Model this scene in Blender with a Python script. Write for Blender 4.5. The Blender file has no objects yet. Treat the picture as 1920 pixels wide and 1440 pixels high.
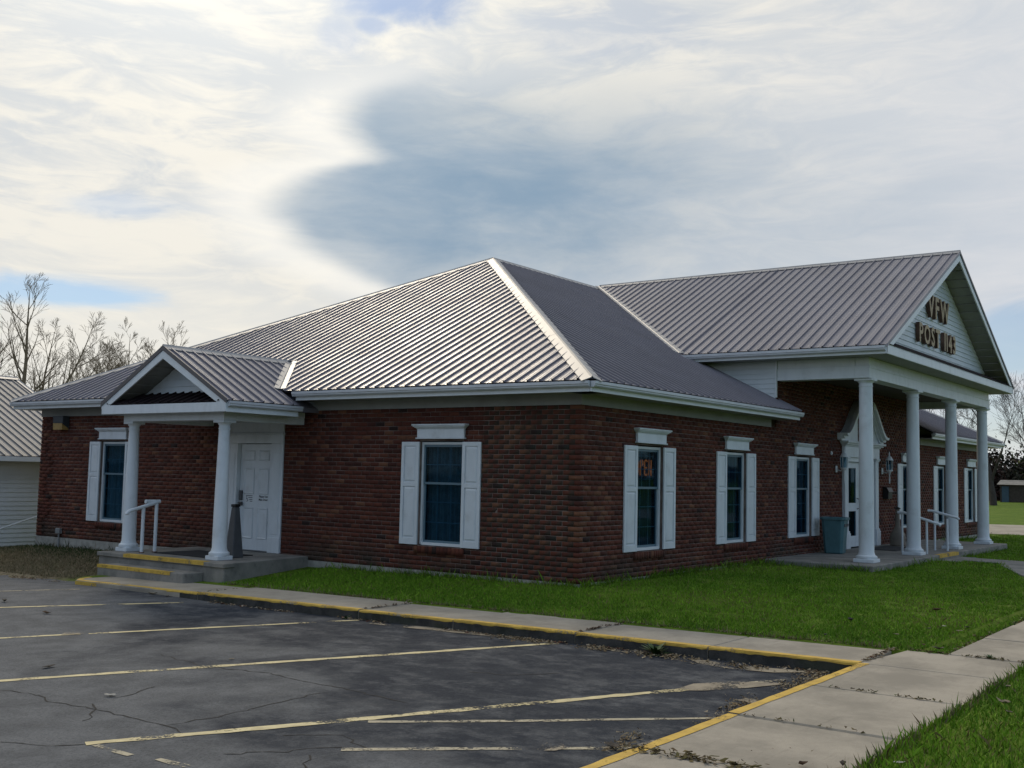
import bpy, bmesh, math, random
import numpy as np
from mathutils import Matrix, Vector
random.seed(7); rng = np.random.default_rng(7)
R = math.radians
scene = bpy.context.scene
COL = scene.collection

# ------------------------------------------------------------------ camera
F_PX, YAW, PITCH, ROLL = 2060.3, 0.940, 0.082, 0.022
import math as _m
YAW = R(53.8767)
CAM = np.array([-14.299, -9.105, 1.647])
def cam_axes():
    cy, sy, cp, sp = _m.cos(YAW), _m.sin(YAW), _m.cos(PITCH), _m.sin(PITCH)
    f0 = np.array([sy, cy, 0.]); r0 = np.array([cy, -sy, 0.]); u0 = np.array([0, 0, 1.])
    F = f0*cp+u0*sp; U = u0*cp-f0*sp
    cr, sr = _m.cos(ROLL), _m.sin(ROLL)
    return F, r0*cr+U*sr, U*cr-r0*sr
FW, RT, UP = cam_axes()
cd = bpy.data.cameras.new('camera'); cam = bpy.data.objects.new('camera', cd); COL.objects.link(cam)
cam.matrix_world = Matrix([[RT[i], UP[i], -FW[i], CAM[i]] for i in range(3)]+[[0, 0, 0, 1]])
cd.sensor_fit = 'HORIZONTAL'; cd.sensor_width = 36; cd.lens = 36*F_PX/1920
cd.clip_start = .05; cd.clip_end = 6000
scene.camera = cam
def ray(u, v): return FW+RT*(u-960)/F_PX+UP*(720-v)/F_PX
def on_plane(u, v, ax, val):
    d = ray(u, v); return CAM+d*((val-CAM[ax])/d[ax])
def azel(u, v):
    d = ray(u, v); d = d/np.linalg.norm(d)
    return math.degrees(math.atan2(d[0], d[1])), math.degrees(math.asin(d[2]))

# ------------------------------------------------------------------ node helpers
class NT:
    def __init__(s, tree): s.t = tree
    def n(s, kind, **kw):
        o = s.t.nodes.new(kind)
        for k, v in kw.items(): setattr(o, k, v)
        return o
    def put(s, sock, val):
        if isinstance(val, bpy.types.NodeSocket): s.t.links.new(val, sock)
        elif val is not None:
            if hasattr(sock.default_value, '__len__') and not hasattr(val, '__len__'): val = [val]*len(sock.default_value)
            if hasattr(val, '__len__') and len(sock.default_value) == 4 and len(val) == 3: val = (*val, 1)
            sock.default_value = val
    def m(s, op, a, b=None, c=None, clamp=False):
        o = s.n('ShaderNodeMath', operation=op); o.use_clamp = clamp
        for i, x in enumerate((a, b, c)): s.put(o.inputs[i], x) if x is not None else None
        return o.outputs[0]
    def vm(s, op, a, b=None):
        o = s.n('ShaderNodeVectorMath', operation=op); s.put(o.inputs[0], a)
        if b is not None: s.put(o.inputs[1], b)
        return o.outputs['Value'] if op in ('DOT_PRODUCT', 'LENGTH', 'DISTANCE') else o.outputs[0]
    def ss(s, x, a, b, lo=0., hi=1.):
        o = s.n('ShaderNodeMapRange', interpolation_type='SMOOTHSTEP')
        for i, q in enumerate((x, a, b, lo, hi)): s.put(o.inputs[i], q)
        return o.outputs[0]
    def mix(s, f, a, b, mode='MIX'):
        o = s.n('ShaderNodeMix', data_type='RGBA', blend_type=mode)
        s.put(o.inputs[0], f); s.put(o.inputs[6], a); s.put(o.inputs[7], b); return o.outputs[2]
    def noise(s, vec, scale, detail=4, rough=.55, dist=0.):
        o = s.n('ShaderNodeTexNoise'); s.put(o.inputs['Vector'], vec)
        o.inputs['Scale'].default_value = scale; o.inputs['Detail'].default_value = detail
        o.inputs['Roughness'].default_value = rough; o.inputs['Distortion'].default_value = dist
        return o.outputs['Fac']
    def scale(s, vec, sc, rot=(0, 0, 0), loc=(0, 0, 0)):
        o = s.n('ShaderNodeMapping'); s.put(o.inputs['Vector'], vec)
        o.inputs['Scale'].default_value = sc; o.inputs['Rotation'].default_value = rot; o.inputs['Location'].default_value = loc
        return o.outputs[0]

# ------------------------------------------------------------------ world, sun
SUN_AZ, SUN_EL = 37., 35.
SUN_DIR = Vector((math.sin(R(SUN_AZ))*math.cos(R(SUN_EL)), math.cos(R(SUN_AZ))*math.cos(R(SUN_EL)), math.sin(R(SUN_EL))))
def make_world():
    w = bpy.data.worlds.new('World'); scene.world = w; w.use_nodes = True
    t = w.node_tree; t.nodes.clear(); k = NT(t)
    sky = k.n('ShaderNodeTexSky', sky_type='NISHITA'); sky.sun_disc = False
    sky.sun_elevation = R(SUN_EL); sky.sun_rotation = R(SUN_AZ); sky.air_density = 1.0; sky.dust_density = .15; sky.ozone_density = 4.0
    blue = k.vm('SCALE', sky.outputs[0]); blue.node.inputs['Scale'].default_value = .085
    d = k.n('ShaderNodeTexCoord').outputs['Generated']
    sp = k.n('ShaderNodeSeparateXYZ'); k.put(sp.inputs[0], d); X, Y, Z = sp.outputs
    az = k.m('MULTIPLY', k.m('ARCTAN2', X, Y), 57.2958); el = k.m('MULTIPLY', k.m('ARCSINE', Z), 57.2958)
    sd = k.vm('DOT_PRODUCT', d, tuple(SUN_DIR))
    # cloud texture on the direction sphere, stretched into wisps
    d1 = k.scale(d, (1.0, 1.0, 3.2), rot=(R(14), R(-10), 0))
    wob = k.noise(d1, 3.0, 3, .5); wv = k.vm('SCALE', k.n('ShaderNodeTexNoise').outputs['Color']); 
    tn = wv.node.inputs[0].links[0].from_node; k.put(tn.inputs['Vector'], d1); tn.inputs['Scale'].default_value = 2.6; tn.inputs['Detail'].default_value = 3
    wv.node.inputs['Scale'].default_value = .22
    d2 = k.vm('ADD', d1, wv)
    n1 = k.noise(d2, 5.5, 9, .60, .5); n2 = k.noise(k.scale(d2, (1, 1, 1.5)), 15., 8, .62, .8); n3 = k.noise(d2, 1.9, 5, .5)
    tex = k.m('ADD', k.m('MULTIPLY', n1, .62), k.m('MULTIPLY', n2, .38))
    sunw = k.ss(sd, .70, .965)
    lit = k.mix(sunw, (.72, .73, .755), (.90, .865, .78))       # cloud lit from the side / towards the sun
    shade = k.mix(sunw, (.62, .66, .715), (.67, .695, .71))
    anti = k.ss(sd, .55, -.35)
    lit = k.mix(anti, lit, (.52, .69, .92)); shade = k.mix(anti, shade, (.30, .46, .72))
    # wisps are crisp near the sun, veil-like away from it
    lo = k.mix(sunw, (.30,)*3, (.42,)*3); hi = k.mix(sunw, (.66,)*3, (.60,)*3)
    cl = k.mix(k.ss(tex, lo, hi), shade, lit)
    # thin dark veil (blue-grey gap) with a crisp western edge
    fc = k.n('ShaderNodeFloatCurve'); cv = fc.mapping.curves[0]
    pts = [(150, 720), (185, 650), (225, 618), (262, 632), (290, 652), (318, 560), (345, 512), (378, 484), (420, 500), (470, 545), (515, 640), (555, 740), (600, 840)]
    pe = sorted(((azel(u, v)[1]-0)/30., (azel(u, v)[0]-20)/60.) for v, u in pts)
    while len(cv.points) < len(pe): cv.points.new(.5, .5)
    for q, (a, b) in zip(cv.points, pe): q.location = (a, b); q.handle_type = 'AUTO'
    fc.mapping.update()
    k.put(fc.inputs['Value'], k.m('DIVIDE', el, 30.))
    wob2 = k.m('MULTIPLY', k.m('SUBTRACT', k.noise(d2, 7., 9, .62), .5), 2.6)
    edge = k.m('ADD', k.m('MULTIPLY_ADD', fc.outputs[0], 60., 20.), wob2)
    inside = k.ss(k.m('SUBTRACT', az, edge), -.6, 2.6)
    ca, ce = azel(720, 375)
    ex = k.m('DIVIDE', k.m('SUBTRACT', az, ca), 33.); ey = k.m('DIVIDE', k.m('SUBTRACT', k.m('SUBTRACT', el, ce), k.m('MULTIPLY', k.m('SUBTRACT', az, ca), -.06)), 9.5)
    rad = k.m('SQRT', k.m('ADD', k.m('MULTIPLY', ex, ex), k.m('MULTIPLY', ey, ey)))
    rad = k.m('ADD', rad, k.m('MULTIPLY', k.m('SUBTRACT', n3, .5), .8))
    fall = k.ss(rad, 1.15, .05)
    gap = k.m('MULTIPLY', k.m('MULTIPLY', inside, fall), k.ss(k.noise(d2, 4.0, 7, .6), .72, .34, .62, 1.))
    lowg = k.m('MULTIPLY', k.m('MULTIPLY', k.ss(el, 14., 5.), k.ss(az, 54., 40.)), .6)
    cl = k.mix(lowg, cl, (.93, .885, .775))
    rim = k.m('MULTIPLY', k.m('MULTIPLY', k.ss(k.m('SUBTRACT', az, edge), -5., -.4), k.m('MULTIPLY', k.ss(el, 5., 9.), k.ss(el, 22., 17.))), .7)
    cl = k.mix(k.m('MULTIPLY', rim, k.ss(k.m('SUBTRACT', az, edge), 8., 0.)), cl, (.97, .945, .88))
    cl = k.mix(gap, cl, (.245, .355, .475))
    # clear blue holes
    hole = None
    for u, v, ru, rv, amt in ((90, 545, 4.8, .95, .8), (760, 2, 3.6, 1.2, .85), (700, 48, 1.2, .55, .6), (1905, 640, 2.2, 1.8, .6), (1885, 800, 3., 1.8, .5), (200, 385, 4., .8, .30), (640, 70, 1.5, 1., .3), (1130, 60, 5.5, 1.6, .18)):
        a0, e0 = azel(u, v)
        hx = k.m('DIVIDE', k.m('SUBTRACT', az, a0), ru); hy = k.m('DIVIDE', k.m('SUBTRACT', el, e0), rv)
        hr = k.m('ADD', k.m('SQRT', k.m('ADD', k.m('MULTIPLY', hx, hx), k.m('MULTIPLY', hy, hy))), k.m('MULTIPLY', k.m('SUBTRACT', n1, .5), 2.6))
        hm = k.ss(hr, 1.2, .35, 0., amt)
        hole = hm if hole is None else k.m('MAXIMUM', hole, hm)
    # away from the view: broken cloud with blue between, more open opposite the sun
    openf = k.m('MULTIPLY', k.ss(n3, .46, .66), k.ss(sd, .72, .2, 0., .75))
    hole = k.m('MAXIMUM', hole, openf)
    col = k.mix(hole, cl, blue)
    glow = k.m('MULTIPLY', k.m('POWER', k.m('MAXIMUM', sd, 0.), 40.), .5)
    col = k.vm('ADD', col, k.vm('SCALE', (1.0, .97, .88)))
    gs = col.node.inputs[1].links[0].from_node; k.put(gs.inputs['Scale'], glow)
    bg = k.n('ShaderNodeBackground'); k.put(bg.inputs['Color'], col); bg.inputs['Strength'].default_value = 1.0
    out = k.n('ShaderNodeOutputWorld'); t.links.new(bg.outputs[0], out.inputs['Surface'])
make_world()
sl = bpy.data.lights.new('sun', 'SUN'); sl.energy = 1.35; sl.angle = R(14); sl.color = (1., .87, .68)
so = bpy.data.objects.new('sun', sl); COL.objects.link(so)
so.rotation_euler = SUN_DIR.to_track_quat('Z', 'Y').to_euler(); so.location = (20, 30, 40)
vs = scene.view_settings; vs.view_transform = 'Standard'; vs.look = 'None'; vs.gamma = 1; vs.use_curve_mapping = False; vs.exposure = 0.0

# ------------------------------------------------------------------ materials
MATS = {}
def material(name, col=(.5, .5, .5), rough=.6, metal=0., var=0., vscale=3., bump=0., bscale=40., spec=.5, col2=None, fn=None):
    if name in MATS: return MATS[name]
    m = bpy.data.materials.new(name); m.use_nodes = True; t = m.node_tree; k = NT(t)
    b = t.nodes['Principled BSDF']; b.inputs['Roughness'].default_value = rough; b.inputs['Metallic'].default_value = metal
    b.inputs['Specular IOR Level'].default_value = spec
    P = k.n('ShaderNodeTexCoord').outputs['Object']
    base = (*col, 1)
    if col2 is None and var: col2 = tuple(c*(1-var) for c in col)
    if col2 is not None:
        nz = k.noise(P, vscale, 6, .6); base = k.mix(k.ss(nz, .32, .68), col, col2)
    if fn: base = fn(k, b, P, base) or base
    k.put(b.inputs['Base Color'], base)
    if bump:
        o = k.n('ShaderNodeBump'); o.inputs['Strength'].default_value = bump; o.inputs['Distance'].default_value = .01
        k.put(o.inputs['Height'], k.noise(P, bscale, 5, .6)); t.links.new(o.outputs[0], b.inputs['Normal'])
    MATS[name] = m; return m
def attr_col(k, name='tint'):
    o = k.n('ShaderNodeAttribute'); o.attribute_name = name; return o.outputs['Color']
def dirt(k, col, P, amt, sc=2.2, dark=(.09, .085, .07)):
    return k.mix(k.m('MULTIPLY', k.ss(k.noise(P, sc, 8, .65), .50, .78), amt), col, dark)

def f_brick(k, b, P, base):
    c = attr_col(k)
    c = k.mix(k.m('MULTIPLY', k.ss(k.noise(P, 70, 4, .6), .35, .7), .25), c, (.04, .016, .013))
    sp = k.n('ShaderNodeSeparateXYZ'); k.put(sp.inputs[0], P)
    low = k.ss(sp.outputs[2], .55, .0)
    moss = k.m('MULTIPLY', k.m('MULTIPLY', low, k.ss(k.noise(P, 1.1, 5, .6), .42, .62)), .75)
    return k.mix(moss, c, (.034, .038, .028))
material('brick', rough=.85, bump=.08, bscale=90, spec=.25, fn=f_brick)
material('mortar', (.27, .215, .185), .95, col2=(.10, .072, .062), vscale=1.8, bump=.2, bscale=120, spec=.1)
def f_conc(k, b, P, base):
    c = k.mix(k.ss(k.noise(P, 1.1, 8, .68), .36, .66), (.40, .355, .285), (.265, .238, .192))
    c = k.mix(k.m('MULTIPLY', k.ss(k.noise(P, 160, 3, .6), .45, .7), .35), c, (.24, .205, .16))
    c = k.mix(k.m('MULTIPLY', k.ss(k.noise(k.scale(P, (.35, 2.5, 1)), 5, 7, .7), .56, .74), .35), c, (.16, .14, .11))
    return k.mix(k.m('MULTIPLY', k.ss(k.noise(k.scale(P, (2.5, .6, 1)), 3, 6, .7), .60, .75), .3), c, (.46, .43, .38))
material('concrete', rough=.9, bump=.35, bscale=140, spec=.2, fn=f_conc)
def f_oldconc(k, b, P, base):
    c = k.mix(k.ss(k.noise(P, 2.2, 7, .65), .35, .7), (.28, .265, .235), (.17, .165, .15))
    return k.mix(k.m('MULTIPLY', k.ss(k.noise(P, 9, 6, .7), .55, .75), .55), c, (.07, .068, .058))
material('weathered_concrete', rough=.95, bump=.5, bscale=60, spec=.2, fn=f_oldconc)
material('foundation', (.40, .385, .34), .95, col2=(.27, .26, .23), vscale=6, bump=.5, bscale=50, spec=.2)
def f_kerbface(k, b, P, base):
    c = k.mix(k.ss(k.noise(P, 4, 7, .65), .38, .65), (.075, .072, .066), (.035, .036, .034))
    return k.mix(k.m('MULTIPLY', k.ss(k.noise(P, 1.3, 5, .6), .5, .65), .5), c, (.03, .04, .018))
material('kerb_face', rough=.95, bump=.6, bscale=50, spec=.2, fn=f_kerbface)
def f_white(k, b, P, base):
    c = k.mix(k.ss(k.noise(k.scale(P, (1.5, 1.5, .5)), 4, 5, .6), .4, .75), (.665, .71, .735), (.60, .645, .67))
    return dirt(k, c, P, .32, 3.0, (.32, .31, .28))
material('white_paint', rough=.45, fn=f_white)
material('white_trim', (.69, .735, .755), .4, var=.08, vscale=5)
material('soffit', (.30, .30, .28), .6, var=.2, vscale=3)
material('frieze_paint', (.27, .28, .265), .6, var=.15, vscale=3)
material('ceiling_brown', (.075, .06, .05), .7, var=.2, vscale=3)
material('vinyl_siding', (.64, .69, .715), .5, var=.08, vscale=2)
def f_roof(k, b, P, base):
    c = k.mix(k.ss(k.noise(P, .8, 5, .6), .35, .7), (.160, .152, .180), (.138, .130, .155))
    r = k.ss(k.noise(P, 2.0, 4, .6), .3, .7, .40, .48); k.put(b.inputs['Roughness'], r)
    b.inputs['IOR'].default_value = 1.68; return dirt(k, c, P, .25, 1.4, (.10, .09, .085))
material('roof_metal', rough=.3, bump=.25, bscale=2.5, fn=f_roof)
material('roof_grey', (.20, .195, .195), .6, var=.15, vscale=2, spec=.3)
material('cap_metal', (.36, .35, .34), .5, metal=.2, var=.12, vscale=2.5)
material('gutter_metal', (.56, .59, .62), .4, metal=.15, var=.12, vscale=3)
material('roof_edge_dark', (.10, .095, .10), .5, metal=.4)
material('pent_brown', (.030, .022, .024), .9, var=.4, vscale=4, spec=.08)
material('dark_interior', (.012, .016, .018), .9)
material('sash', (.10, .17, .21), .45)
material('muntin', (.24, .32, .36), .5)
material('curtain', (.30, .32, .31), .9, col2=(.20, .22, .22), vscale=8)
material('blind', (.045, .065, .10), .9)
def mk_glass():
    m = bpy.data.materials.new('glass'); m.use_nodes = True; t = m.node_tree; t.nodes.clear(); k = NT(t)
    tr = k.n('ShaderNodeBsdfTransparent'); tr.inputs[0].default_value = (.48, .64, .72, 1)
    gl = k.n('ShaderNodeBsdfGlossy'); gl.inputs['Roughness'].default_value = .03; gl.inputs[0].default_value = (.85, .95, 1, 1)
    fr = k.n('ShaderNodeFresnel'); fr.inputs[0].default_value = 1.45
    mx = k.n('ShaderNodeMixShader'); k.put(mx.inputs[0], k.m('MULTIPLY', fr.outputs[0], .09, clamp=True)); t.links.new(tr.outputs[0], mx.inputs[1]); t.links.new(gl.outputs[0], mx.inputs[2])
    o = k.n('ShaderNodeOutputMaterial'); t.links.new(mx.outputs[0], o.inputs[0]); MATS['glass'] = m
mk_glass()
LOTZ = 0
def f_asphalt(k, b, P, base):
    # worn grey binder with a darker sealed area that has flaked in streaks
    sp = k.n('ShaderNodeSeparateXYZ'); k.put(sp.inputs[0], P)
    big = k.noise(P, .55, 6, .6); st = k.noise(k.scale(P, (1.3, .9, 1), rot=(0, 0, R(-28))), 2.4, 9, .74)
    side = k.m('ADD', k.m('MULTIPLY', sp.outputs[0], .17), k.m('MULTIPLY', sp.outputs[1], -.10))   # towards the building corner
    seal = k.m('ADD', k.m('ADD', side, 1.22), k.m('MULTIPLY', k.m('SUBTRACT', big, .5), 2.2))
    sealm = k.m('MULTIPLY', k.ss(seal, -.15, .35), k.ss(st, .66, .44, .35, 1.))
    grey = k.mix(k.ss(k.noise(P, 2.6, 7, .65), .3, .7), (.160, .165, .170), (.105, .109, .114))
    dark = k.mix(k.ss(k.noise(P, 3.1, 7, .7), .35, .7), (.018, .024, .036), (.040, .046, .056))
    c = k.mix(sealm, grey, dark)
    pale = k.m('MULTIPLY', k.ss(k.noise(k.scale(P, (1, 1.4, 1), rot=(0, 0, R(25))), 2.6, 10, .78), .56, .70), .32)
    c = k.mix(pale, c, (.15, .145, .14))
    g = k.noise(P, 42, 8, .85)
    c = k.mix(k.m('MULTIPLY', k.ss(g, .47, .58), .75), c, k.mix(.5, c, (.02, .021, .023)))
    c = k.mix(k.m('MULTIPLY', k.ss(g, .42, .30), .45), c, (.23, .23, .22))
    return c
material('asphalt', rough=.92, bump=1.0, bscale=75, spec=.15, fn=f_asphalt)
def worn_paint(name, c1, c2, wear_lo, wear_hi):
    m = bpy.data.materials.new(name); m.use_nodes = True; t = m.node_tree; k = NT(t)
    b = t.nodes['Principled BSDF']; b.inputs['Roughness'].default_value = .75; b.inputs['Specular IOR Level'].default_value = .2
    P = k.n('ShaderNodeTexCoord').outputs['Object']
    k.put(b.inputs['Base Color'], k.mix(k.ss(k.noise(P, 7, 5, .6), .35, .7), c1, c2))
    tr = k.n('ShaderNodeBsdfTransparent'); mx = k.n('ShaderNodeMixShader')
    w = k.m('ADD', k.m('MULTIPLY', k.noise(P, 2.4, 3, .5), .55), k.m('MULTIPLY', k.noise(P, 34, 6, .7), .45))
    k.put(mx.inputs[0], k.ss(w, wear_lo, wear_hi)); t.links.new(b.outputs[0], mx.inputs[1]); t.links.new(tr.outputs[0], mx.inputs[2])
    t.links.new(mx.outputs[0], t.nodes['Material Output'].inputs[0]); MATS[name] = m
worn_paint('line_paint', (.62, .53, .30), (.46, .39, .22), .535, .60)
worn_paint('line_paint_faded', (.42, .37, .26), (.30, .27, .20), .48, .56)
worn_paint('yellow_paint', (.62, .41, .08), (.48, .31, .065), .55, .63)
material('grass', rough=.75, spec=.2, fn=lambda k, b, P, c: attr_col(k))
def f_lawn(k, b, P, base):
    sp = k.n('ShaderNodeSeparateXYZ'); k.put(sp.inputs[0], P)
    c = k.mix(k.ss(k.noise(P, 3.5, 7, .7), .3, .7), (.060, .105, .010), (.12, .19, .018))
    c = k.mix(k.ss(k.noise(P, .45, 4, .6), .45, .75), c, (.14, .19, .028))
    c = k.mix(k.m('MULTIPLY', k.ss(k.noise(P, 40, 4, .7), .5, .8), .6), c, (.020, .034, .008))
    brown = k.m('MULTIPLY', k.ss(sp.outputs[1], 8.0, 9.3), k.ss(sp.outputs[0], 1.0, -.6))
    brown = k.m('MULTIPLY', brown, k.ss(k.noise(P, 1.2, 5, .6), .18, .42))
    c = k.mix(brown, c, k.mix(k.ss(k.noise(P, 9, 6, .7), .35, .65), (.25, .20, .135), (.14, .125, .075)))
    return c
material('lawn', rough=.95, bump=.8, bscale=70, spec=.1, fn=f_lawn)
material('soil', (.014, .012, .010), .95, var=.5, vscale=20)
material('bark', (.24, .18, .115), .9, var=.45, vscale=6)
material('bark_dark', (.055, .045, .038), .9, var=.4, vscale=6)
material('leaf_litter', rough=.9, spec=.1, fn=lambda k, b, P, c: attr_col(k))
material('evergreen', rough=.8, spec=.2, fn=lambda k, b, P, c: attr_col(k))
material('rubber', (.014, .015, .017), .9)
material('bin_teal', (.075, .18, .20), .55, var=.25, vscale=4)
material('beige_plastic', (.20, .165, .125), .6, var=.25, vscale=6)
material('grey_plastic', (.085, .09, .095), .6, var=.2, vscale=6)
material('cast_iron', (.012, .012, .013), .5)
material('steel', (.30, .31, .32), .35, metal=.8)
material('galvanised', (.30, .31, .31), .5, metal=.4, var=.2, vscale=10)
material('rust', (.12, .045, .02), .9)
material('letter_face', (.42, .31, .16), .5, metal=.1, col2=(.28, .20, .10), vscale=7)
material('letter_side', (.13, .07, .045), .6, col2=(.08, .045, .032), vscale=9)
material('lamp_amber', (.42, .27, .09), .35, var=.3, vscale=6)
material('lamp_housing', (.04, .05, .06), .5)
material('print_black', (.02, .02, .022), .8)
material('conduit_blue', (.05, .13, .17), .4)
def mk_neon():
    m = bpy.data.materials.new('neon'); m.use_nodes = True
    b = m.node_tree.nodes['Principled BSDF']; b.inputs['Base Color'].default_value = (.16, .05, .025, 1)
    b.inputs['Emission Color'].default_value = (1, .22, .05, 1); b.inputs['Emission Strength'].default_value = .35; MATS['neon'] = m
mk_neon()

# ------------------------------------------------------------------ mesh helpers
class MB:
    def __init__(s, T=None): s.v = []; s.f = []; s.T = T
    def add(s, vs, fs):
        o = len(s.v); s.v += [tuple(p) for p in vs]; s.f += [tuple(i+o for i in q) for q in fs]; return s
    def box(s, x0, x1, y0, y1, z0, z1):
        return s.add([(x0, y0, z0), (x1, y0, z0), (x1, y1, z0), (x0, y1, z0), (x0, y0, z1), (x1, y0, z1), (x1, y1, z1), (x0, y1, z1)],
                     [(0, 3, 2, 1), (4, 5, 6, 7), (0, 1, 5, 4), (1, 2, 6, 5), (2, 3, 7, 6), (3, 0, 4, 7)])
    def prism(s, poly, off):          # polygon (3-D points) extruded by vector off
        n = len(poly); a = [Vector(p) for p in poly]; b = [p+Vector(off) for p in a]
        return s.add(a+b, [tuple(range(n))[::-1], tuple(range(n, 2*n))]+[(i, (i+1) % n, n+(i+1) % n, n+i) for i in range(n)])
    def tube(s, pts, rad, seg=8, cap=True):
        pts = [Vector(p) for p in pts]; rings = []; rad = rad if hasattr(rad, '__len__') else [rad]*len(pts); ref = None
        for i, p in enumerate(pts):
            d = ((pts[i]-pts[i-1]).normalized() if i else Vector())+((pts[i+1]-pts[i]).normalized() if i < len(pts)-1 else Vector())
            d = d.normalized() if d.length > 1e-6 else Vector((0, 0, 1))
            if ref is None: ref = Vector((0, 0, 1)) if abs(d.z) < .9 else Vector((1, 0, 0))
            a = (ref-d*ref.dot(d)).normalized(); ref = a; b = d.cross(a)
            rings.append([p+(a*math.cos(q*2*math.pi/seg)+b*math.sin(q*2*math.pi/seg))*rad[i] for q in range(seg)])
        fs = []
        for i in range(len(pts)-1):
            for q in range(seg): fs.append((i*seg+q, i*seg+(q+1) % seg, (i+1)*seg+(q+1) % seg, (i+1)*seg+q))
        if cap: fs += [tuple(range(seg))[::-1], tuple((len(pts)-1)*seg+q for q in range(seg))]
        return s.add([p for r in rings for p in r], fs)
    def lathe(s, cx, cy, prof, seg=24):
        n = len(prof); vs = [(cx+r*math.cos(a*2*math.pi/seg), cy+r*math.sin(a*2*math.pi/seg), z) for r, z in prof for a in range(seg)]
        fs = [(i*seg+q, i*seg+(q+1) % seg, (i+1)*seg+(q+1) % seg, (i+1)*seg+q) for i in range(n-1) for q in range(seg)]
        fs += [tuple(range(seg))[::-1], tuple((n-1)*seg+q for q in range(seg))]
        return s.add(vs, fs)
    def build(s, name, mat, parent=None, smooth=False, bevel=0., recalc=True, kind=None, label=None):
        me = bpy.data.meshes.new(name)
        v = [s.T(*p) for p in s.v] if s.T else s.v
        me.from_pydata([tuple(p) for p in v], [], s.f)
        if recalc:
            bm = bmesh.new(); bm.from_mesh(me); bmesh.ops.recalc_face_normals(bm, faces=bm.faces); bm.to_mesh(me); bm.free()
        return link(name, me, mat, parent, smooth, bevel, kind, label)
def link(name, me, mat, parent=None, smooth=False, bevel=0., kind=None, label=None):
    me.materials.clear(); me.materials.append(MATS[mat] if isinstance(mat, str) else mat)
    if smooth:
        me.polygons.foreach_set('use_smooth', [True]*len(me.polygons))
        if smooth != 'all': me.set_sharp_from_angle(angle=R(38))
    o = bpy.data.objects.new(name, me); COL.objects.link(o)
    if parent is not None: attach(o, parent)
    if bevel:
        bv = o.modifiers.new('bevel', 'BEVEL'); bv.width = bevel; bv.segments = 1; bv.limit_method = 'ANGLE'
    if kind: o['kind'] = kind
    if label: o['label'] = label
    return o
def attach(o, parent):
    o.parent = parent
    loc = Vector(parent.location)
    o.matrix_parent_inverse = Matrix.Translation(-loc)
def thing(name, label, cat, loc=(0, 0, 0), group=None):
    o = bpy.data.objects.new(name, None); COL.objects.link(o); o.location = loc; o.empty_display_size = .2
    return tag(o, label, cat, group)
def tag(o, label, cat, group=None):
    o['label'] = label; o['category'] = cat
    if group: o['group'] = group
    return o
def np_mesh(name, V, Fq, cols=None):     # V (n,3), faces (m,k) ; cols per face (m,3)
    me = bpy.data.meshes.new(name); V = np.asarray(V, np.float32); Fq = np.asarray(Fq, np.int32); m, kk = Fq.shape
    me.vertices.add(len(V)); me.vertices.foreach_set('co', V.ravel())
    me.loops.add(m*kk); me.loops.foreach_set('vertex_index', Fq.ravel())
    me.polygons.add(m); me.polygons.foreach_set('loop_start', np.arange(0, m*kk, kk, dtype=np.int32))
    me.update(calc_edges=True); me.validate()
    if cols is not None:
        a = me.color_attributes.new('tint', 'FLOAT_COLOR', 'CORNER')
        c = np.ones((m, kk, 4), np.float32); c[:, :, :3] = np.asarray(cols, np.float32)[:, None, :]; a.data.foreach_set('color', c.ravel())
    return me

# ------------------------------------------------------------------ dimensions (metres; brick corner at the origin)
W, L = 14.87, 25.67            # building along y (side) and x (front)
HB = 2.753; OV = .50; ZE = 3.078; PITCH_R = .497
XR0 = W/2; ZR = ZE+PITCH_R*(W/2+OV)
PX0, PX1, PY, PYF, PO = 7.61, 17.71, -1.97, -2.476, .505
PXC = (PX0+PX1)/2; PZT, PZR_ = 4.325, 7.12; PSL = (PZR_-PZT)/(PXC-PX0+PO)
BEAM0, BEAM1, SOF = 3.731, 3.98, 4.12
Q0, Q1, QX = 6.213, 8.804, -1.674
QYC = (Q0+Q1)/2; QRX, QZR, QZE, QEH = -2.16, 3.779, 2.80, 1.79
ZS0, ZS1 = .433, 2.166
def zc(y): return -.18-.013*np.clip(y, -8, 30)
def zlot(y):
    t = np.clip((np.asarray(y, float)-2.5)/5., 0, 1); return zc(y)-.125+.055*t*t*(3-2*t)
def zwall(y):
    y = np.asarray(y, float); return -.05-.0125*np.clip(y, 0, 14.9)-.095*np.clip(y-14.9, 0, 2.3)
def lerp(a, b, t): return a+(b-a)*np.clip(t, 0, 1)
def ground_z(x, y):
    x = np.asarray(x, float); y = np.asarray(y, float)
    front = lerp(-.05, -.11, -y/5.5)
    base = np.where(y < 0, front, zwall(y))
    z = np.where(x < 0, lerp(base, zc(y), -x/2.35), base)
    z = np.where((x < 0) & (y > 8.3), lerp(zwall(y), zlot(y)+.015, -x/3.3), z)
    z = np.where((x < -2.45) & (y <= 8.0) & (y > -5.6), zlot(y)-.08, z)
    z = np.where((x < -3.35-.25*np.sin(y*1.3)) & (y > 8.0), zlot(y)-.08, z)
    z = np.where(y < -5.7, np.where(y < -6.8, -.085, -.16), z)
    z = np.where(x > 10, z-.10*np.clip((x-10)/18, 0, 1), z)
    z = z+.98*np.clip((x-47)/75, 0, 1)
    return z

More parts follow.
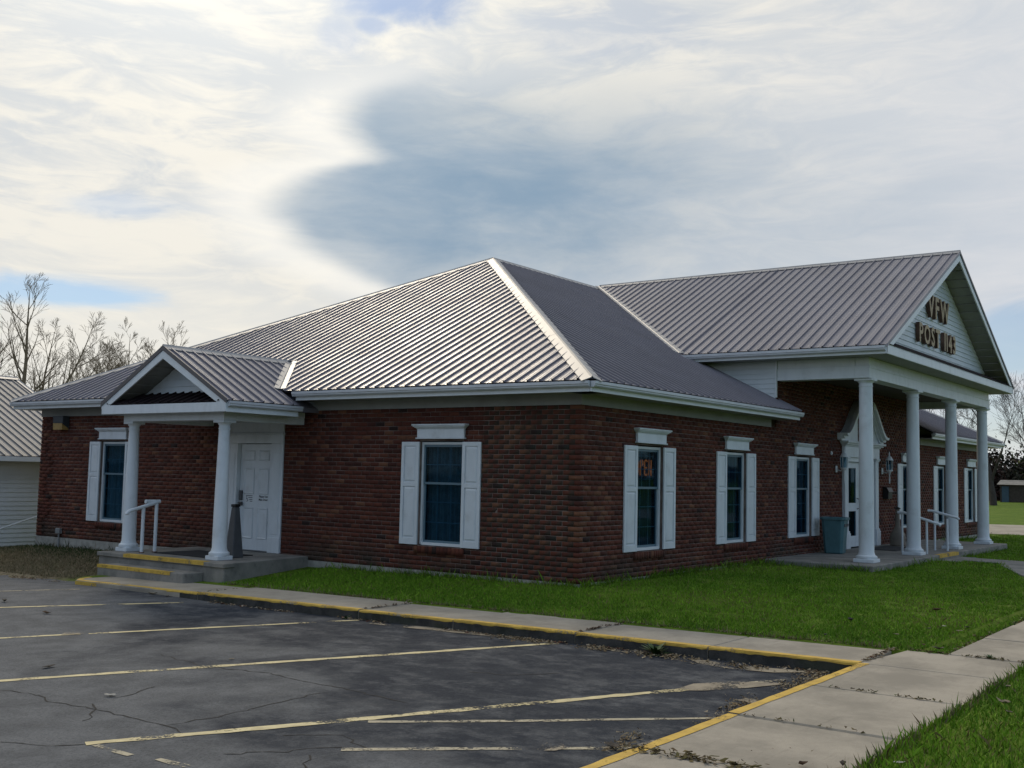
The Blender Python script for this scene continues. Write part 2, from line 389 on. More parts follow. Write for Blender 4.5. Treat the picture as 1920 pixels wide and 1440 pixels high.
# ------------------------------------------------------------------ setting: ground, parking lot, pavements
def axis(lo, hi, step, extra, far):
    a = list(np.arange(lo, hi+1e-6, step))+list(extra)+far
    return np.array(sorted(set(round(q, 4) for q in a)))
xs = axis(-16, 32, .25, [-2.46, -2.44], [-2500, -900, -300, -120, -60, -40, -28, -20, 36, 40, 44, 47, 55, 65, 80, 100, 122, 160, 260, 500, 1000, 2500])
ys = axis(-13, 22, .25, [-5.61, -5.59, -6.79, -6.81, 8.01], [-2500, -900, -300, -120, -60, -35, -22, -16, 26, 32, 40, 55, 80, 130, 260, 500, 1000, 2500])
GX, GY = np.meshgrid(xs, ys, indexing='ij')
GZ = ground_z(GX, GY)
lawnmask = (GX > -2.3) & (GX < 30) & (GY > -12) & (GY < 0)
GZ = GZ+np.where(lawnmask, rng.normal(0, .008, GZ.shape), 0)
nx, ny = len(xs), len(ys)
I = np.arange(nx*ny).reshape(nx, ny)
gq = np.stack([I[:-1, :-1], I[1:, :-1], I[1:, 1:], I[:-1, 1:]], -1).reshape(-1, 4)
g = link('ground', np_mesh('ground', np.stack([GX, GY, GZ], -1).reshape(-1, 3), gq), 'lawn', smooth='all'); g['kind'] = 'structure'; g['label'] = 'green lawn and grass verge around the brick hall'

# parking lot sheet with an irregular edge against the grass
ly = np.concatenate([np.arange(-5.56, 22, .22), [24, 28, 34, 42, 55]])
edge = np.where(ly < 7.95, -3.44, -3.32-.16*np.sin(ly*2.1)-.10*np.sin(ly*5.3+1)); edge = np.where(ly > 12, edge-.35*(ly-12), edge)
lx = np.concatenate([[0], np.cumsum(np.geomspace(.15, 9, 26))])
V = np.array([(e-dx, y, zlot(y)) for y, e in zip(ly, edge) for dx in lx])
nl = len(lx); I = np.arange(len(V)).reshape(len(ly), nl)
lot = link('parking_lot', np_mesh('parking_lot', V, np.stack([I[:-1, :-1], I[:-1, 1:], I[1:, 1:], I[1:, :-1]], -1).reshape(-1, 4)[:, ::-1]), 'asphalt'); lot['kind'] = 'structure'
lot['label'] = 'cracked grey asphalt parking lot beside the brick hall'
def on_lot(u, v):
    z = -.35
    for _ in range(40):
        q = on_plane(u, v, 2, z); z = .5*z+.5*float(zlot(q[1]))
    return q
def strip(name, pts, w, mat, parent, dz, jag=.0, step=.12, zf=None):
    pts = [np.array(p[:2]) for p in pts]; out = []
    for a, b in zip(pts[:-1], pts[1:]):
        n = max(1, int(np.linalg.norm(b-a)/step)); out += [a+(b-a)*i/n for i in range(n)]
    out.append(pts[-1]); V = []; zf = zf or (lambda x, y: float(zlot(y)))
    for i, p in enumerate(out):
        d = out[min(i+1, len(out)-1)]-out[max(i-1, 0)]; d = d/(np.linalg.norm(d)+1e-9); nrm = np.array([-d[1], d[0]])
        ww = w*(1+random.uniform(-jag, jag)); sh = random.uniform(-jag, jag)*w*.35
        for s_ in (-.5, .5):
            q = p+nrm*(s_*ww+sh); V.append((q[0], q[1], zf(q[0], q[1])+dz))
    Fs = [(2*i, 2*i+1, 2*i+3, 2*i+2) for i in range(len(out)-1)]
    b = MB().add(V, Fs); return b.build(name, mat, parent, recalc=False)
for (a, b, w, m) in [((-40, 1110), (150, 1105), .09, 'line_paint_faded'), ((-60, 1141), (345, 1130), .09, 'line_paint'), ((-60, 1200), (150, 1189), .10, 'line_paint'), ((166, 1188.5), (672, 1163), .10, 'line_paint'),
                     ((-60, 1281), (1052, 1206), .105, 'line_paint'), ((160, 1395), (640, 1352.5), .11, 'line_paint'), ((640, 1352), (1310, 1291), .11, 'line_paint'), ((1400, 1281), (1530, 1272), .09, 'line_paint_faded'),
                     ((690, 1354), (1000, 1352), .08, 'line_paint_faded'), ((1000, 1352), (1350, 1347), .07, 'line_paint_faded'), ((640, 1406), (1185, 1403), .085, 'line_paint_faded'), ((178, 1398), (245, 1417), .05, 'line_paint_faded'), ((295, 1424), (350, 1438), .06, 'line_paint_faded')]:
    strip('stall_line', [on_lot(*a), on_lot(*b)], w, m, lot, .004, .22)
def crack(pix, w=.012):
    P = [on_lot(*p)[:2] for p in pix]; out = []
    for a, b in zip(P[:-1], P[1:]):
        n = max(2, int(np.linalg.norm(b-a)/.09))
        for i in range(n): out.append(a+(b-a)*i/n+rng.normal(0, .018, 2))
    out.append(P[-1]); strip('crack', out, w, 'soil', lot, .0025, .6, .05)
for pix in ([(0, 1295), (55, 1300), (110, 1318), (165, 1328), (250, 1345), (310, 1360), (345, 1378)], [(310, 1360), (390, 1348), (520, 1318), (600, 1300)], [(300, 1228), (350, 1240), (380, 1250), (500, 1262), (560, 1276), (640, 1290), (760, 1318)],
            [(0, 1392), (70, 1399), (160, 1396)], [(590, 1417), (575, 1440)], [(640, 1400), (560, 1407), (420, 1414)], [(215, 1310), (255, 1300), (290, 1288)], [(540, 1380), (640, 1378), (690, 1404)], [(880, 1260), (960, 1266), (1050, 1262)], [(180, 1320), (170, 1345), (155, 1352)]):
    crack(pix, .012)

worn_paint('sand', (.30, .255, .185), (.20, .17, .125), .47, .56)
for pix in ([(1258, 1296), (1300, 1283), (1370, 1279), (1450, 1281), (1530, 1272), (1500, 1281), (1400, 1291), (1330, 1296)], [(1290, 1236), (1330, 1240), (1400, 1250), (1500, 1258), (1585, 1256), (1600, 1247), (1540, 1262), (1450, 1262), (1370, 1255), (1310, 1245)],
            [(1120, 1208), (1180, 1213), (1230, 1222), (1200, 1226), (1150, 1222), (1110, 1212)], [(1005, 1404), (1025, 1394), (1055, 1396), (1065, 1404), (1040, 1409), (1012, 1409)], [(1190, 1398), (1230, 1388), (1250, 1392), (1215, 1404)], [(690, 1166), (900, 1185), (1060, 1202), (1050, 1206), (880, 1190), (690, 1170)], [(1400, 1310), (1440, 1318), (1420, 1322), (1380, 1314)], [(120, 1187), (150, 1185), (166, 1188), (140, 1191), (115, 1191)]):
    qs = [on_lot(*p) for p in pix]; MB().add([(q[0], q[1], float(zlot(q[1]))+.0065) for q in qs], [tuple(range(len(qs)))]).build('sand_deposit', 'sand', lot, recalc=False)

# pavement along the lot: slabs with a kerb face, sloping with the ground
def slab(name, poly, zt, zb, mat, parent, bevel=.012):
    b = MB(); n = len(poly); b.add([(x, y, zt(x, y)) for x, y in poly]+[(x, y, zb) for x, y in poly], [tuple(range(n)), tuple(range(2*n-1, n-1, -1))]+[(i, i+n, (i+1) % n+n, (i+1) % n) for i in range(n)])
    return b.build(name, mat, parent, bevel=bevel)
zcf = lambda x, y: float(zc(y))
pav = bpy.data.objects.new('pavement', None); COL.objects.link(pav); pav['kind'] = 'structure'; pav['label'] = 'concrete pavement with yellow painted edge between parking lot and lawn'
jy = [7.95, 4.575, 1.231, -.385, -2.188, -3.858, -5.47]; XK0, XK1 = -3.48, -2.35
for i in range(6):
    y1, y0 = jy[i], jy[i+1]; gpx = .008
    tilt = random.uniform(-.006, .006)
    zt = lambda x, y, t=tilt: float(zc(y))+t
    poly = [(XK0, y0+gpx), (XK1, y0+gpx), (XK1, y1-gpx), (XK0, y1-gpx)] if i else [(XK0, y0+gpx), (XK1, y0+gpx), (XK1, 8.25), (-2.9, 8.2), (-3.3, 8.02), (XK0-.03, 7.75)]
    s_ = slab('slab', poly, zt, float(zlot(y0))-.3, 'concrete', pav)
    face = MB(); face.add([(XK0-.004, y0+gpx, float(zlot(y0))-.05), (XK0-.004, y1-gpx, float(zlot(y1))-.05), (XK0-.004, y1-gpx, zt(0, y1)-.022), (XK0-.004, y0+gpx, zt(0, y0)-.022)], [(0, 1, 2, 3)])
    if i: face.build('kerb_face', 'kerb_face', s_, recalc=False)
    yy0, yy1 = y0+gpx, (y1-gpx if i else 7.72)
    strip('kerb_paint', [(XK0+.056, yy0), (XK0+.056, yy1)], .11, 'yellow_paint', s_, .004, .12, .15, zt)
    n_ = 24; kp = MB(); kv = []
    for q_ in range(n_+1):
        yq = yy0+(yy1-yy0)*q_/n_; kv += [(XK0-.007, yq, zt(0, yq)-.016-random.uniform(0, .016)), (XK0-.007, yq, zt(0, yq)-.008), (XK0+.006, yq, zt(0, yq)+.004)]
    kp.add(kv, [(3*q_+j, 3*q_+3+j, 3*q_+4+j, 3*q_+1+j) for q_ in range(n_) for j in (0, 1)]); kp.build('kerb_paint', 'yellow_paint', s_, recalc=False)
    if i == 0:
        strip('kerb_paint', [(XK0+.03, 7.72), (-3.24, 7.97), (-2.86, 8.14)], .09, 'yellow_paint', s_, .005, .12, .1, zt)
        f2 = MB(); f2.add([(XK0-.008, 6.25, float(zlot(6.25))+.01), (XK0-.035, 7.74, float(zlot(7.75))), (XK0-.035, 7.74, zt(0, 7.7)-.004), (XK0-.008, 6.25, zt(0, 6.25)-.004)], [(0, 1, 2, 3)]); f2.build('kerb_paint', 'yellow_paint', s_, recalc=False)
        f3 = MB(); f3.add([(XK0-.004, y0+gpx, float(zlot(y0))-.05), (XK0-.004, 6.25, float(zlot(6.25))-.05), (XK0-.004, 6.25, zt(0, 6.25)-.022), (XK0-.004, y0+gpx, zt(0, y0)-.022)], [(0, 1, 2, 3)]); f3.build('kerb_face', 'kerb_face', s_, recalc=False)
sw = bpy.data.objects.new('sidewalk', None); COL.objects.link(sw); sw['kind'] = 'structure'; sw['label'] = 'pale concrete street sidewalk running past the lawn'
SWX = [-14.2, -12.6, -11.0, -9.45, -7.95, -6.52, -5.0, -3.54, -2.37]
for x0, x1 in zip(SWX[:-1], SWX[1:]):
    zt = lambda x, y, t=random.uniform(-.005, .005): -.10+t
    s_ = slab('slab', [(x0+.006, -6.83), (x1-.006, -6.83), (x1-.006, -5.50), (x0+.006, -5.50)] if x1 < -3 else [(x0+.006, -6.83), (x1-.006, -6.83), (x1-.006, -5.60), (x0+.006, -5.49)], zt, -.5, 'concrete', sw)
    if x1 < -3.: strip('kerb_paint', [(x0+.006, -5.545), (x1-.006, -5.545)], .085, 'yellow_paint', s_, .004, .12, .15, zt)
fx = -2.36
while fx < 40:
    zt = lambda x, y, t=random.uniform(-.006, .006): -.095+t-.10*min(max((x-10)/18, 0), 1)
    x1 = fx+1.52; slab('slab', [(fx+.008, -6.83), (x1-.008, -6.83), (x1-.008, -6.0), (fx+.008, -6.0)], zt, -.6, 'concrete', sw); fx = x1
path = bpy.data.objects.new('path', None); COL.objects.link(path); path['kind'] = 'structure'; path['label'] = 'concrete path from the portico step to the sidewalk'
zp_ = lambda x, y: float(ground_z(x, y))+.025
for poly in ([(12.05, -3.35), (13.2, -3.35), (13.2, -2.28), (12.05, -2.28)], [(9.2, -4.35), (11.2, -3.62), (12.05, -3.37), (13.2, -3.37), (13.2, -4.6), (8.6, -4.6)], [(8.55, -4.62), (13.2, -4.62), (13.2, -5.98), (7.6, -5.98)]):
    slab('slab', poly, zp_, -.6, 'weathered_concrete', path)
dr = MB(); dv = []
for x in (29.0, 31, 34, 37, 40.5):
    for y in (-60, -30, -12, -6, 0, 6, 12, 30, 60): dv.append((x+.3*math.sin(y), y, float(ground_z(x, y))+.012))
dr.add(dv, [(i*9+j, i*9+j+1, i*9+j+10, i*9+j+9) for i in range(4) for j in range(8)])
d_ = dr.build('driveway', 'concrete', recalc=False); d_['kind'] = 'structure'; d_['label'] = 'pale concrete driveway crossing the grass beyond the brick hall'

# ------------------------------------------------------------------ the brick hall
hall = thing('brick_building', 'long dark red brick hall with ribbed metal hip roof and white columned portico', 'building')
def TL(a, d, z): return (-d, a, z)      # side facade: a along y, d outwards
def TF(a, d, z): return (a, -d, z)      # front facade: a along x, d outwards
# openings: (centre, half width)
SIDE_WIN = [(2.772, .476), (12.05, .46)]
FRONT_WIN = [(2.194, .465), (5.64, .47), (9.143, .478), (16.80, .47), (20.27, .47), (23.80, .47)]
SIDE_OPEN = [(c-h, c+h, ZS0-.02, ZS1+.02) for c, h in SIDE_WIN]+[(6.63, 8.27, .0, 2.56)]
DX0, DX1 = 11.62, 14.12
FRONT_OPEN = [(c-h, c+h, ZS0-.02, ZS1+.02) for c, h in FRONT_WIN]+[(DX0, DX1, .0, 2.60)]
NC = 35; CH = HB/NC; MOD = .2095; MO = .0085
def wall_panels(b, a0, a1, z0, z1, openings, d0, d1):
    xs_ = sorted({a0, a1, *[q for o in openings for q in o[:2] if a0 < q < a1]})
    for p, q in zip(xs_[:-1], xs_[1:]):
        zz = [z0]
        for o in sorted(openings, key=lambda o: o[2]):
            if o[0] < (p+q)/2 < o[1]: zz += [max(z0, o[2]), min(z1, o[3])]
        zz.append(z1)
        for k_ in range(0, len(zz), 2):
            if zz[k_+1]-zz[k_] > .004: b.box(p, q, d0, d1, zz[k_], zz[k_+1])
# mortar-faced wall bodies
wb = MB(TL); wall_panels(wb, .22, W, 0, HB, SIDE_OPEN, -.22, -.003)
wall_side = wb.build('wall', 'mortar', hall, recalc=True, label='dark red brick side wall facing the parking lot')
wb = MB(TF); wall_panels(wb, .012, L, 0, HB, FRONT_OPEN, -.215, -.0032); wb.box(PX0+.02, PX1-.02, -.215, -.0032, HB+.001, SOF)
wall_front = wb.build('wall', 'mortar', hall, recalc=True, label='dark red brick front wall behind the portico')
wb = MB(); wb.box(.23, L-.2, W-.2, W, 0, HB); wb.box(L-.2, L, .22, W, 0, HB); wb.build('wall', 'mortar', hall)
# bricks
BRC = np.array([(.112, .033, .020), (.094, .028, .018), (.132, .043, .025), (.070, .023, .016), (.165, .070, .038), (.032, .018, .015)])
BRP = np.array([.34, .28, .17, .12, .07, .02])
def lay(a0, a1, z0, ncourse, openings, T, start_alt, quoin=None):
    out = []
    for c in range(ncourse):
        z = z0+c*CH; zm = z+CH/2; alt = (c+start_alt) % 2
        a = a0+(0 if alt == 0 else -MOD/2)
        first = True
        while a < a1-.01:
            b0, b1 = max(a, a0), min(a+MOD, a1); a += MOD
            segs = [(b0, b1)]
            for o in openings:
                if o[2] < zm < o[3]:
                    ns = []
                    for s0, s1 in segs:
                        if s1 <= o[0] or s0 >= o[1]: ns.append((s0, s1)); continue
                        if s0 < o[0]: ns.append((s0, o[0]))
                        if s1 > o[1]: ns.append((o[1], s1))
                    segs = ns
            for s0, s1 in segs:
                if s1-s0 > .022: out.append((s0+MO/2, s1-MO/2, z+MO/2, z+CH-MO/2))
    return out
bricks = []   # (T, a0,a1,d0,d1,z0,z1)
def q_d(a, c):   # quoin blocks at the far side corner stand proud
    blk = c//6; wq = .44 if blk % 2 else .30
    return .022 if a > W-wq else 0.
for (a0, a1, z0, z1) in lay(0, W, 0, NC, SIDE_OPEN, TL, 0):
    c = int(z0/CH); alt = c % 2
    if a0 < .01 and alt == 1: continue
    dep = .10 if a0 < .01 else .03
    dd = q_d((a0+a1)/2, c)
    bricks.append(('L', a0 if a0 > .01 else 0., a1, -dep, dd, z0, z1))
for (a0, a1, z0, z1) in lay(0, L, 0, NC, FRONT_OPEN, TF, 1)+[q for q in lay(PX0, PX1, NC*CH, 17, [], TF, 1)]:
    c = int(z0/CH); alt = (c+1) % 2
    if a0 < .01 and alt == 1: continue
    bricks.append(('F', a0 if a0 > .01 else 0., a1, -(.10 if a0 < .01 else .03), 0., z0, z1))
for T_, wins in (('L', SIDE_WIN), ('F', FRONT_WIN)):      # rowlock sills
    for c, h in wins:
        n = 13; w_ = 2*(h+.06)/n
        for i in range(n): bricks.append((T_, c-h-.06+i*w_+.004, c-h-.06+(i+1)*w_-.004, -.03, .028, ZS0-.145, ZS0-.028))
BN = len(bricks)
jit = rng.normal(0, .0007, BN)
def brick_verts(q, j):
    T_, a0, a1, d0, d1, z0, z1 = q; T = TL if T_ == 'L' else TF; d1 = d1+j
    return [T(a, d, z) for a, d, z in ((a0, d0, z0), (a1, d0, z0), (a1, d1, z0), (a0, d1, z0), (a0, d0, z1), (a1, d0, z1), (a1, d1, z1), (a0, d1, z1))]
# colour: mottled by patches, lighter browns gather at the near corner
def brick_col(i, q):
    T_, a0, a1, d0, d1, z0, z1 = q; a = (a0+a1)/2; zz = (z0+z1)/2
    near = math.exp(-((a-.9)/1.1)**2-((zz-1.1)/.9)**2) if T_ == 'L' else .5*math.exp(-((a-.3)/.5)**2-((zz-1.1)/.9)**2)
    p = BRP.copy(); p[4] += .45*near; p[5] += .10*near; p = p/p.sum()
    return BRC[rng.choice(6, p=p)]*rng.uniform(.82, 1.18)
bcols = np.array([brick_col(i, q) for i, q in enumerate(bricks)])
cent = np.array([np.mean(brick_verts(q, 0), 0) for q in bricks])
dist = np.linalg.norm(cent-CAM, axis=1); isL = np.array([q[0] == 'L' and q[2]-q[1] > .15 for q in bricks])
score = np.where(isL, dist, dist+8); score[[i for i, q in enumerate(bricks) if q[3] < -.05 or (q[6]-q[5]) > .08]] = 99
near_ids = np.argsort(score)[:300]; near_set = set(near_ids.tolist())
far = [i for i in range(BN) if i not in near_set]
QF = np.array([(0, 3, 2, 1), (4, 5, 6, 7), (1, 2, 6, 5), (2, 3, 7, 6), (3, 0, 4, 7)])
VV = np.concatenate([brick_verts(bricks[i], jit[i]) for i in far]); FF = np.concatenate([QF+8*n for n in range(len(far))])
# mirrored facade L has flipped winding; Cycles shades both sides alike
bo = link('brick', np_mesh('brick_rest', VV, FF, np.repeat(bcols[far], 5, 0)), 'brick', hall); bo['kind'] = 'stuff'; bo.name = 'brickwork'
vars_ = []
for v in range(24):
    q = ('L', -(MOD-MO)/2, (MOD-MO)/2, -.03, 0., -(CH-MO)/2, (CH-MO)/2); qv = np.array(brick_verts(q, 0))
    qv = qv+rng.normal(0, .0008, qv.shape)
    p = BRP.copy(); p[4] += .28; p[5] += .06; p /= p.sum()
    me = np_mesh('brick', qv, QF, np.repeat([BRC[rng.choice(6, p=p)]*rng.uniform(.85, 1.15)], 5, 0)); me.materials.append(MATS['brick']); vars_.append(me)
for i in near_ids:
    T_, a0, a1, d0, d1, z0, z1 = bricks[i]
    o = bpy.data.objects.new('brick', random.choice(vars_)); COL.objects.link(o)
    o.location = (jit[i], (a0+a1)/2, (z0+z1)/2) if T_ == 'L' else ((a0+a1)/2, jit[i], (z0+z1)/2)
    if T_ == 'F': o.rotation_euler = (0, 0, R(90))
    o.scale = (1, (a1-a0)/(MOD-MO), 1); o.parent = wall_side if T_ == 'L' else wall_front
# foundation
fb = MB(); fb.box(-.012, .25, -.012, W+.012, -.9, -.004); fb.box(.25, L, -.012, .25, -.9, -.004); fb.box(L-.25, L+.012, .25, W, -.9, -.004); fb.box(.25, L-.25, W-.25, W+.012, -.9, -.004)
fb.build('foundation', 'foundation', hall)
# dark inside so that windows read as glass over a room
ib = MB(); ib.box(.9, 1.0, .3, W-.3, -.1, 2.9); ib.box(.3, L-.3, .9, 1.0, -.1, 2.9); ib.box(.23, 1.0, .23, W-.3, 2.62, 2.70); ib.box(1.0, L-.3, .23, 1.0, 2.62, 2.70); ib.box(.23, 1.0, .23, W-.3, -.06, -.02); ib.box(1.0, L-.3, .23, 1., -.06, -.02)
ib.build('interior_partition', 'dark_interior', hall)

# ---- windows
def window(T, c, h, drape=False, shutters=(1, 1), short=False):
    z0, z1 = ZS0, ZS1; d = -.075
    f = MB(T); t = .045
    f.box(c-h+.004, c-h+t, d-.06, d+.03, z0, z1); f.box(c+h-t, c+h-.004, d-.06, d+.03, z0, z1); f.box(c-h+t, c+h-t, d-.06, d+.03, z1-t, z1); f.box(c-h+t, c+h-t, d-.06, d+.045, z0-.012, z0+t*.8)
    win = f.build('window', 'white_trim', hall, bevel=.004)
    i0, i1, zb, zt = c-h+t, c+h-t, z0+t*.8, z1-t; zm = zb+(zt-zb)*.605
    for nm, a, b_, dd, rows in (('sash', zb, zm+.02, d-.022, 3), ('sash', zm-.02, zt, d+.002, 2)):
        s_ = MB(T); r = .038
        s_.box(i0+.002, i0+r, dd-.02, dd+.012, a, b_); s_.box(i1-r, i1-.002, dd-.02, dd+.012, a, b_); s_.box(i0+r, i1-r, dd-.02, dd+.012, a, a+r); s_.box(i0+r, i1-r, dd-.02, dd+.012, b_-r, b_)
        s_.build('sash', 'sash', win)
        for k_ in range(1, rows): MB(T).box(i0+r, i1-r, dd-.012, dd-.004, a+(b_-a)*k_/rows-.007, a+(b_-a)*k_/rows+.007).build('muntin', 'muntin', win)
        for k_ in (1, 2): x = i0+(i1-i0)*k_/3; MB(T).box(x-.006, x+.006, dd-.0135, dd-.0045, a+r, b_-r).build('muntin', 'muntin', win)
        MB(T).box(i0+r, i1-r, dd-.002, dd+.002, a+r, b_-r).build('pane', 'glass', win)
    # drapes: folded sheet behind the glass
    cu = MB(T); n = 54; vs_ = []
    for i in range(n+1):
        a = i0-.02+(i1-i0+.04)*i/n; dd = d-.13+.030*math.sin(i*1.27)+.016*math.sin(i*.55+c)
        vs_ += [(a, dd, zb-.05), (a, dd, zt+.05)]
    cu.add(vs_, [(2*i, 2*i+2, 2*i+3, 2*i+1) for i in range(n)])
    cu.build('curtain', 'curtain' if drape else 'blind', win, recalc=False, smooth='all')
    # header (crown over flat block)
    hd = MB(T); w0 = h+.035; zb_ = 2.215
    hd.box(c-w0, c+w0, .004, .05, zb_+.022, 2.385); hd.box(c-w0-.022, c+w0+.022, .004, .066, zb_, zb_+.022)
    for k_, (e, dp, za, zz) in enumerate(((.012, .062, 2.385, 2.402), (.034, .085, 2.402, 2.420), (.058, .108, 2.420, 2.440), (.075, .122, 2.440, 2.465))): hd.box(c-w0-e, c+w0+e, .004, dp, za+.0002, zz)
    hd.build('window_header', 'white_paint', hall, bevel=.004)
    for sgn, on in zip((-1, 1), shutters):
        if not on: continue
        a0, a1 = (c-h-.42, c-h+.005) if sgn < 0 else (c+h-.005, c+h+.42)
        if T is TL: a0, a1 = (c-h-.385, c-h+.004) if sgn < 0 else (c+h-.004, c+h+.39)
        b0 = z0-.01+(.24 if short and sgn < 0 else 0); top = z1; s_ = MB(T)
        fr = .062; mid = b0+(top-b0)*.585; th = .034
        s_.box(a0, a0+fr, .003, th, b0, top); s_.box(a1-fr, a1, .003, th, b0, top)
        s_.box(a0+fr, a1-fr, .003, th, b0, b0+.11); s_.box(a0+fr, a1-fr, .003, th, top-.07, top); s_.box(a0+fr, a1-fr, .003, th, mid-.035, mid+.035)
        s_.box(a0+fr, a1-fr, .003, .016, b0+.11, mid-.035); s_.box(a0+fr, a1-fr, .003, .016, mid+.035, top-.07)
        sh = s_.build('shutter', 'white_paint', hall, bevel=.003)
        for p0, p1 in ((b0+.11, mid-.035), (mid+.035, top-.07)):      # raised panels with chamfered borders
            g_ = .012; e = .04; pv = [(a0+fr+g_, .016, p0+g_), (a1-fr-g_, .016, p0+g_), (a1-fr-g_, .016, p1-g_), (a0+fr+g_, .016, p1-g_), (a0+fr+e, .030, p0+e), (a1-fr-e, .030, p0+e), (a1-fr-e, .030, p1-e), (a0+fr+e, .030, p1-e)]
            MB(T).add(pv, [(4, 5, 6, 7), (0, 1, 5, 4), (1, 2, 6, 5), (2, 3, 7, 6), (3, 0, 4, 7)]).build('panel', 'white_paint', sh)
window(TL, *SIDE_WIN[0], drape=True); window(TL, *SIDE_WIN[1], drape=True)
for i, (c, h) in enumerate(FRONT_WIN): window(TF, c, h, short=(i == 3))

# ---- eaves of the main roof
def eave(T, a0, a1, name='gutter'):
    """T maps (a along, d outwards from wall, z)"""
    e = MB(T); e.box(a0, a1, OV-.045, OV-.012, 2.90, 3.045); f = e.build('fascia', 'white_trim', hall)
    e = MB(T)
    n0, n1 = a0-.03, a1+.03
    prof = [(OV-.010, 2.965), (OV+.045, 2.965), (OV+.062, 2.985), (OV+.062, 3.00), (OV+.075, 3.012), (OV+.075, 3.055), (OV-.010, 3.055)]
    m = len(prof); e.add([(n0, d, z) for d, z in prof]+[(n1, d, z) for d, z in prof], [tuple(range(m))[::-1], tuple(range(m, 2*m))]+[(i, (i+1) % m, m+(i+1) % m, m+i) for i in range(m)])
    e.build('gutter', 'gutter_metal', hall)
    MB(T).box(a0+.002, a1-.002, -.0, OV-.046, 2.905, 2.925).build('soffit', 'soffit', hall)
PORCH0, PORCH1 = QYC-QEH, QYC+QEH
eave(TL, -OV+.05, PORCH0+.12); eave(TL, PORCH1-.12, W+OV-.05)
eave(TF, -OV+.012, 7.70); eave(TF, 17.60, L+OV-.012)
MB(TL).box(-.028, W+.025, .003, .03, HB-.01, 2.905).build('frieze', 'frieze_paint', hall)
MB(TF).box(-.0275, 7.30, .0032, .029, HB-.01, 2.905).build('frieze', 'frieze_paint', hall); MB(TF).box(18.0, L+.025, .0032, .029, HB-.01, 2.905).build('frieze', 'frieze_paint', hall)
MB().box(L, L+OV, -OV+.05, W+OV, 2.90, 3.045).build('fascia', 'white_trim', hall)
MB().box(-OV+.05, L+OV, W+.001, W+OV, 2.901, 3.045).build('fascia', 'white_trim', hall)

# ---- metal roofs: deck + ribbed sheets
deck = MB(); z0 = 3.05; e0 = OV-.02
def roof_pt(x, y, lift=-.03): return (x, y, lift+ZE+PITCH_R*(min(x+OV, L+OV-x, y+OV, W+OV-y)))
XA, XB = 7.74, 2*PXC-7.74
deck.add([roof_pt(-OV+.02, -OV+.02), roof_pt(L+OV-.02, -OV+.02), roof_pt(L+OV-.02, W+OV-.02), roof_pt(-OV+.02, W+OV-.02), roof_pt(XR0, W/2), roof_pt(L-XR0, W/2),
          roof_pt(XA, -OV+.02), roof_pt(XB, -OV+.02), roof_pt(XA, .3), roof_pt(XB, .3), roof_pt(XA, W/2), roof_pt(XB, W/2)],
         [(0, 6, 8, 10, 4), (8, 9, 11, 10), (7, 1, 5, 11, 9), (1, 2, 5), (2, 3, 4, 10, 11, 5), (3, 0, 4)])
roof = deck.build('roof', 'roof_metal', hall, label='grey ribbed metal hip roof')
PAN = .2286
def rib_profile():
    """(u, h) over one pan: trapezoid rib then flat with two low stiffeners"""
    return [(0, 0), (.010, 0), (.014, .030), (.036, .030), (.040, 0), (.100, 0), (.106, .0035), (.116, .0035), (.122, 0), (.165, 0), (.171, .0035), (.181, .0035), (.187, 0)]
def roof_sheets(O, U, Vd, u0, u1, vmin, vmax, parent, mat='roof_metal', breaks=(), per=4, phase=0.):
    O, U, Vd = Vector(O), Vector(U).normalized(), Vector(Vd).normalized(); N = U.cross(Vd).normalized()
    if N.z < 0: N = -N
    k0 = math.floor((u0-phase)/PAN); nsheets = math.ceil((u1-phase-k0*PAN)/(PAN*per))
    for sidx in range(nsheets):
        us = []
        for pidx in range(per+ (1 if True else 0)):
            base = phase+(k0+sidx*per+pidx)*PAN
            if pidx == per: us.append((base, 0.)); break
            us += [(base+a, h) for a, h in rib_profile()]
        for q in (u0, u1, *breaks):
            if us[0][0] < q < us[-1][0]: us += [(q-1e-4, 0.), (q+1e-4, 0.)]
        us = sorted(us); us = [q for q in us if u0-1e-3 <= q[0] <= u1+1e-3]
        vs_, fs = [], []; prev = None
        for (u, h) in us:
            a, b_ = vmin(u), vmax(u)
            if b_-a < .01: prev = None; continue
            i = len(vs_); lift = .004+h+.0015*(sidx % 2)
            vs_ += [O+U*u+Vd*a+N*lift, O+U*u+Vd*b_+N*lift]
            if prev is not None: fs.append((prev, i, i+1, prev+1))
            prev = i
        if fs: MB().add(vs_, fs).build('roof_sheet', mat, parent, recalc=False)
CS = math.sqrt(1+PITCH_R**2)
def clampv(f): return f
# side hip (triangle): u along y from the corner, v up-slope (+x)
def hipmax(u): return min(u, W+2*OV-u)*CS
def side_min(u):      # the porch roof cuts in
    y = u-OV
    zroof = QZR-(QZR-QZE)/QEH*abs(y-QYC); xx = (zroof-ZE)/PITCH_R
    return max(0., xx*CS-.05)
roof_sheets((-OV, -OV, ZE), (0, 1, 0), (1, 0, PITCH_R), 0, W+2*OV, side_min, hipmax, roof, breaks=(W/2+OV,))
